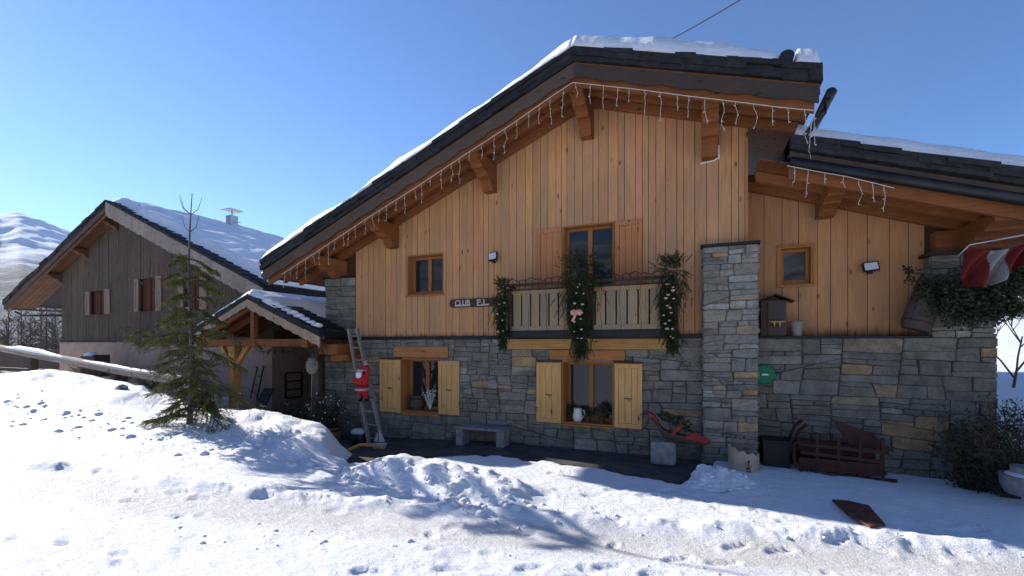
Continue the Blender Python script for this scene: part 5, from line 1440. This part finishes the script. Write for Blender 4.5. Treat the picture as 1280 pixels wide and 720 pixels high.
for (a_, b2_) in ((1132,338),(1137,352),(1140,341)):
    c = P(a_, b2_, 8.8); mb.tube([b, c], [.008, .003], 4)
    for i in range(16): leaf(ml, c+rv(g)*.06, rv(g), .07, .04, g, (.7,.7,.7))
mb.build('stems', M['bark'], es); ml.build('leaves', M['leaf'], es)
fl = empty('flag', P(1225, 300, 8.2), 'red and white flag drooping under the wing eave at the right edge', 'flag')
def flag_m():
    m = mat('red and white flag cloth', (.4,.02,.02), .85); q = NB(m); q.col(q.attr()); return m
M['flag'] = flag_m(); mb = MB(); NU, NV = 90, 50
A0, B0, C0 = P(1212, 308, 8.15), P(1292, 300, 7.9), P(1194, 350, 8.35)
for i in range(NU):
    for j in range(NV):
        u, v = i/(NU-1), j/(NV-1); p = A0+(B0-A0)*u+(C0-A0)*v*(1-.35*u)+Vector((0, .10*math.sin(u*19+v*5+math.sin(v*4))*(.3+v), -.22*math.sin(u*math.pi)*(.4+v*.5))); mb.v.append(tuple(p))
for i in range(NU-1):
    for j in range(NV-1):
        u, v = (i+.5)/NU, (j+.5)/NV; wht = .34+.1*v < u < .62+.1*v
        mb.f.append([i*NV+j, (i+1)*NV+j, (i+1)*NV+j+1, i*NV+j+1]); mb.c.append((.22,.21,.20) if wht else (.12,.010,.009))
o = mb.build('cloth', M['flag'], fl, smooth=True); k = o.modifiers.new('t', 'SOLIDIFY'); k.thickness = .004
mb = MB(); mb.tube([P(1196, 322, 8.2), P(1212, 306, 8.15), P(1310, 288, 7.88)], .012, 6); mb.build('pole', M['steel'], fl, smooth=True)

# ---- plate in the snow
c = [P(1040, 616, 6.62), P(1072, 619, 6.62), P(1106, 635, 6.1), P(1062, 636, 6.05)]
zz = gz(2.2, 6.3)+.035; c = [Vector((p.x, p.y, zz+.03*(i % 2))) for i, p in enumerate([P(1040,616,6.9),P(1080,619,6.9),P(1106,634,6.2),P(1060,634,6.15)])]
c = [P(x, y, Y) for x, y, Y in ((1040,616,6.9),(1060,617,6.85),(1086,621,6.75),(1107,634,6.25),(1088,637,6.1),(1064,630,6.3))]
c = [Vector((p.x, p.y, gz(p.x, p.y)+(.03 if i in (1, 2, 5) else .0))) for i, p in enumerate(c)]
mb = MB(); mb.prism(c, (0,0,.03)); tag(mb.build('rusty_plate', M['rust'], bevel=.005), 'rusty brown plate lying half buried in the snow before the wing', 'plate')
# ---- stone basin and dark bush at the right end
bxx, byy = PX(1290, 7.9), 7.9
ba = empty('stone_basin', (bxx, byy, gz(bxx, byy)), 'round stone basin capped with snow at the right edge', 'basin')
zg_ = PZ(1268, 607, byy)
mb = MB(); mb.lathe((bxx, byy, zg_-.1), [(.24, 0), (.29, .12), (.30, .24), (.26, .24)], 22); mb.build('bowl', M['concrete'], ba)
mb = MB(); mb.ball((bxx, byy, zg_+.14), .25, None, (1,1,.2), 16, 8, .02); mb.build('snow_cap', M['snow'], ba, smooth=True)
mb = MB(); mb.lathe((bxx, byy, zg_+.17), [(.19, 0), (.20, .08), (.15, .08)], 18); mb.build('inner_pot', M['concrete'], ba)
X, Y = PX(1262, 8.3), 8.3; twigs('dark_bush', (X, Y, -.35), .42, 1.3, 80, g, 'dark tangled bush behind the stone basin at the right edge', 'bush', 'bark', leaves=3, lsz=.05)
X, Y = PX(1222, 8.55), 8.55; twigs('dark_bush', (X, Y, -.45), .40, 1.15, 70, g, 'dark low bush against the right end of the wing wall', 'bush', 'bark', leaves=3, lsz=.05)
# bare sapling on the slope
X, Y = PX(1266, 14), 14.0; e = empty('bare_sapling', (X, Y, .2), 'bare sapling standing against the bright snow slope at the right edge', 'tree')
mb = MB()
def grow(p, d, L, rr, dep):
    q = p+d*L; mb.tube([p, (p+q)/2+rv(g)*L*.04, q], [rr, rr*.85, rr*.7], 5, cap=False)
    if dep:
        for _ in range(3): grow(p.lerp(q, g.uniform(.55, 1)), (d+rv(g, -.1, .8)*.75).normalized(), L*g.uniform(.55, .8), rr*.6, dep-1)
grow(Vector((X, Y, -.1)), Vector((.05, 0, 1)).normalized(), 1.3, .035, 5); mb.build('trunk', M['bark'], e)

# ---- porch things
yb = 8.0
def barrel(name, c, rr, h, lb, cat='planter'):
    e = empty(name, c, lb, cat); mb = MB(); n_ = 22; c = Vector(c)
    mb.lathe(c, [(rr*.86, 0), (rr*.97, h*.35), (rr, h*.6), (rr*.97, h), (rr*.88, h), (rr*.88, h-.06)], n_); mb.build('staves', M['palebarrel'], e)
    
    for z in (.18, .8): mb = MB(); mb.lathe((c.x, c.y, c.z+h*z), [(rr*.95+.015, 0), (rr*.99+.015, .04)], n_); mb.build('hoop', M['metal'], e)
    return e
M['palebarrel'] = wood('barrel staves', (.22,.145,.08), 'Z', False, .4)
bc = P(406, 556, yb); barrel('half_barrel', bc, .36, .42, 'brown half barrel planter on the pavement beside the porch')
def shrub(name, c, rad, n, lb, cat, sz_=.05, pale=0):
    e = empty(name, c, lb, cat); mb = MB(); ml = MB(); c = Vector(c)
    for i in range(n):
        d = rv(g, -.1, 1); L = rad*g.uniform(.6, 1.2); q = c+Vector((d.x, d.y*.7, abs(d.z)*1.4+.2))*L; mb.tube([c, c.lerp(q, .5)+rv(g)*.03, q], [.009, .006, .003], 3, cap=False)
        for k in range(14):
            p = c.lerp(q, g.uniform(.3, 1.05))+rv(g)*.06; kk = g.uniform(.6, 1.5); leaf(ml, p, rv(g), sz_*g.uniform(.7, 1.3), sz_*.5, g, (kk,kk,kk))
    mb.build('stems', M['bark'], e); ml.build('leaves', M['leaf'], e)
    if pale:
        mp = MB()
        for i in range(pale):
            d = rv(g, 0, 1); mp.ball(c+Vector((d.x*rad, d.y*rad*.8, abs(d.z)*rad*1.4+.1)), .014, None, (1,1,1.3), 6, 4)
        mp.build('blossom', M['white'], e)
    return e
shrub('potted_shrub', bc+Vector((0,0,.38)), .55, 120, 'dark shrub with small white lights growing in the half barrel', 'shrub', .06, 26)
c = P(345, 545, 8.3); shrub('potted_shrub', Vector((c.x, c.y, -.5)), .55, 100, 'dark low shrub under the porch behind the snow bank', 'shrub', .05, 8)
c = P(372, 540, 8.6); shrub('potted_shrub', Vector((c.x, c.y, -.45)), .5, 90, 'dark shrub under the porch between the small ladder and the barrel', 'shrub', .05, 6)
c = P(390, 457, 7.95); wb = empty('wicker_ball', (c.x, c.y, c.z), 'pale egg shaped wicker ball hanging on a pole under the porch eave', 'decoration')
mb = MB()
for k in range(60):
    ax = rv(g); t1 = ax.cross(rv(g)).normalized(); t2 = ax.cross(t1); mb.tube([c+Vector((v.x*.13, v.y*.13, v.z*.20)) for v in [(t1*math.cos(a)+t2*math.sin(a)) for a in [i*6.283/16 for i in range(17)]]], .006, 3, cap=False)
mb.build('weave', M['wicker'], wb)
mb = MB(); mb.ball(c, .115, None, (1,1,1.5), 12, 8); mb.build('core', M['soil'], wb, smooth=True)
mb = MB(); mb.tube([c+Vector((-.0,0,-.15)), c+Vector((-.03,0,-1.3))], .012, 6); mb.tube([c+Vector((0,0,.18)), c+Vector((0,0,.4))], .006, 4); mb.build('pole', M['log'], wb)
# tools on the pink wall
yp = YO-.16
so_ = empty('wooden_sledge', P(322, 500, yp), 'dark two runner sledge leaning upright against the pink wall of the old house', 'sledge')
mb = MB(); d0 = MB()
for a0, a1 in (((328, 458), (316, 500)), ((334.5, 458), (320, 505))): pass
for (xa, ya2, xb2, yb2) in ((322, 458, 313, 497), (330, 457, 320, 503)):
    a, b = P(xa, ya2, yp), P(xb2, yb2, yp-.15); mb = MB(); mb.tube([a+Vector((.03,-.06,-.02)), a, b], .022, 6); mb.build('runner', M['black'], so_)
mb = MB()
for t in (.3, .55, .8): a = P(322, 458, yp).lerp(P(313, 497, yp-.15), t); b = P(330, 457, yp).lerp(P(320, 503, yp-.15), t); mb.tube([a, b], .014, 5)
mb.build('crossbar', M['black'], so_)
cb = empty('chalkboard', P(330, 508, yp-.4), 'small dark slatted board leaning on the pink wall beside the sledge', 'board')
a = P(320, 508, yp-.4); b = P(338, 486, yp-.3); w_ = b.x-a.x
mb = MB(); mb.prism([(a.x-.04, yp-.45, a.z), (b.x-.06, yp-.45, a.z-.02), (b.x, yp-.2, b.z), (a.x+.08, yp-.2, b.z)], (0, .03, 0)); mb.build('panel', M['slate'], cb)
mb = MB()
for t in (.05, .35, .65, .95): mb.tube([Vector((a.x-.04+.12*t, yp-.46+.25*t, a.z+(b.z-a.z)*t)), Vector((b.x-.06+.06*t, yp-.46+.25*t, a.z-.02+(b.z-a.z+.02)*t))], .014, 5)
mb.build('slat', M['black'], cb)
# small frame on the side of the pink wall
xs0 = ox1+.03; fr = empty('window_frame', (xs0, YO+.9, PZ(352, 496, YO+.9)), 'dark small ladder like frame leaning on the side of the pink wall', 'frame')
ya1, yb1 = YO+.35, YO+.95; z0, z1 = PZ(345, 497, YO+.4), PZ(345, 466, YO+.4); mb = MB()
for yy in (ya1, yb1): mb.box((xs0, yy-.03, z0), (xs0+.04, yy+.03, z1))
for t in (0, .33, .66, 1): z = z0+(z1-z0)*t; mb.box((xs0+.0, ya1+.03, z-.025), (xs0+.035, yb1-.03, z+.025))
mb.build('bars', M['dark_wood'], fr)
# porch garland
pg = empty('porch_garland', P(365, 436, YPF+.1), 'dark evergreen garland draped along the porch tie beam', 'garland'); mb = MB()
pp = [P(x, y, YPF+.05) for x, y in ((318,434),(335,440),(355,438),(375,436),(395,440),(412,430))]
for i in range(120):
    t = g.uniform(0, 4.99); k = int(t); p = pp[k].lerp(pp[k+1], t-k); c_2 = g.uniform(.4, .9); needles(mb, p+rv(g)*.05, rv(g), .12, 22, .05, .009, g, (c_2,)*3)
for i in range(50):
    p = P(346, 405, YPF+.1)+rv(g)*.16; c_2 = g.uniform(.4, .9); needles(mb, p, rv(g), .12, 20, .05, .009, g, (c_2,)*3)
for i in range(26):
    p = P(298, 432, YPF+.02)+rv(g)*.14; c_2 = g.uniform(1, 1.9); needles(mb, p, rv(g), .16, 22, .05, .009, g, (c_2,c_2,c_2*.7))
mb.build('foliage', M['garland'], pg)
# things at the ladder foot
c = P(442, 553, 7.9); sk = empty('wooden_ski', c, 'old curved wooden ski lying before the ladder foot', 'ski')
mb = MB(); pts = [P(x, y, Y) for x, y, Y in ((425, 571, 7.0), (436, 562, 7.1), (450, 556, 7.2), (462, 556, 7.35), (478, 560, 7.5))]
mb.tube(pts, .035, 6); o = mb.build('blade', M['post'], sk, smooth=True)
c = P(448, 556, 7.75); c.z = zpave(c.x)+.0
sb = empty('white_sack', c, 'white topped sack standing at the foot of the ladder', 'sack')
mb = MB(); mb.ball(c+Vector((0,0,.17)), .2, None, (1,.8,1.0), 14, 9, .06); mb.build('bag', M['black'], sb, smooth=True)
mb = MB(); mb.ball(c+Vector((0,0,.30)), .17, None, (1.1,.85,.5), 14, 9, .10); mb.build('fill', M['curtain'], sb, smooth=True)
c = P(474, 561, 7.6); c.z = zpave(c.x)
ts = empty('toy_boat', c, 'small grey toy sailing boat right of the ladder foot', 'toy')
mb = MB(); mb.prism([(c.x-.18, c.y-.06, c.z+.10), (c.x+.18, c.y-.06, c.z+.13), (c.x+.12, c.y-.06, c.z), (c.x-.12, c.y-.06, c.z)], (0, .12, 0)); mb.build('hull', M['curtain'], ts, bevel=.02)
mb = MB(); mb.tube([(c.x-.02, c.y, c.z+.1), (c.x-.02, c.y, c.z+.42)], .008, 5); mb.build('mast', M['log'], ts)
mb = MB(); mb.prism([(c.x, c.y-.005, c.z+.14), (c.x+.15, c.y-.005, c.z+.16), (c.x, c.y-.005, c.z+.40)], (0, .008, 0)); mb.prism([(c.x-.04, c.y-.005, c.z+.14), (c.x-.14, c.y-.005, c.z+.14), (c.x-.04, c.y-.005, c.z+.34)], (0, .008, 0)); mb.build('sail', M['curtain'], ts)

# ---- window sill things
yw_ = YW+.12; zs_ = W4[1]+.031
xj = PX(722, yw_); ju = empty('milk_jug', (xj, yw_, zs_), 'cream jug on the sill of the lower right window', 'jug')
k = .26; mb = MB(); mb.lathe((xj, yw_, zs_), [(.07*k/.26, 0), (.095, .05), (.10, .12), (.085, .19), (.075, .24), (.085, .265), (.078, .265), (.068, .24)], 20); mb.build('body', M['ceramic'], ju, smooth=True)
mb = MB(); mb.tube([(xj+.08, yw_, zs_+.22), (xj+.13, yw_, zs_+.23), (xj+.145, yw_, zs_+.16), (xj+.12, yw_, zs_+.10), (xj+.095, yw_, zs_+.08)], .012, 7); mb.build('handle', M['ceramic'], ju, smooth=True)
for (px_, rr, lb) in ((712, .13, 'dark leafy potted plant behind the cream jug'), (734, .10, 'dark potted plant on the sill right of the cream jug'), (752, .16, 'dark leafy plant in a brown pot, rightmost in the lower right window')):
    yq = yw_+.08 if px_ != 752 else yw_; x = PX(px_, yq); e = empty('potted_plant', (x, yq, zs_), lb, 'plant', 'potted plants on the window sill')
    mb = MB(); mb.lathe((x, yq, zs_), [(.05, 0), (.07, .12), (.075, .13), (.06, .13)], 14); mb.build('pot', M['rust'], e)
    ml = MB(); ms = MB()
    for i in range(24):
        d = rv(g, 0, 1); q_ = Vector((x, yq, zs_+.12))+Vector((d.x*rr, d.y*rr*.5, d.z*rr*1.6)); ms.tube([(x, yq, zs_+.12), q_], [.005, .002], 3, cap=False)
        for _ in range(9): kk = g.uniform(.6, 1.6); leaf(ml, q_+rv(g)*.04-d*g.uniform(0, .08), rv(g), .05, .03, g, (kk,kk,kk))
    ms.build('stems', M['bark'], e); ml.build('leaves', M['leaf'], e)
zs_ = W3[1]+.031; x = PX(521, yw_); M['palebarrel2'] = M['dark_wood']
e = empty('sill_barrel', (x, yw_, zs_), 'small dark slatted keg in the lower left window', 'keg'); mb = MB(); mb.lathe((x, yw_, zs_), [(.15, 0), (.17, .16), (.15, .34), (.13, .34)], 18); mb.build('staves', M['rake'], e)

for z in (.05, .15, .26): mb = MB(); mb.lathe((x, yw_, zs_+z), [(.162, 0), (.165, .025)], 18); mb.build('hoop', M['black'], e)
x = PX(537, yw_); e = empty('silver_spray', (x, yw_+.05, zs_), 'silvery glittering spray of twigs beside the keg in the lower left window', 'decoration'); mb = MB(); ml = MB()
for i in range(34):
    d = rv(g, .2, 1); d.y *= .3; q_ = Vector((x, yw_+.03, zs_+.30))+d*g.uniform(.06, .24); mb.tube([(x, yw_+.03, zs_+.02), q_], [.004, .002], 3, cap=False); ml.ball(q_, .015, None, (1.3,1,1), 6, 4)
mb.build('stems', M['silver'], e); ml.build('beads', M['silver'], e)

# ================================================================== HAZE
mb = MB(); mb.box((-5200, -60, -75), (700, 4700, 1250))
m = bpy.data.materials.new('valley haze'); m.use_nodes = True; t_ = m.node_tree; t_.nodes.clear()
pv = t_.nodes.new('ShaderNodeVolumePrincipled'); ov = t_.nodes.new('ShaderNodeOutputMaterial'); t_.links.new(pv.outputs[0], ov.inputs['Volume'])
pv.inputs['Color'].default_value = (.75, .86, 1, 1); pv.inputs['Density'].default_value = .000028; pv.inputs['Anisotropy'].default_value = .2
tag(mb.build('haze', m), 'thin blue air between the houses and the mountain', 'haze', kind='stuff')
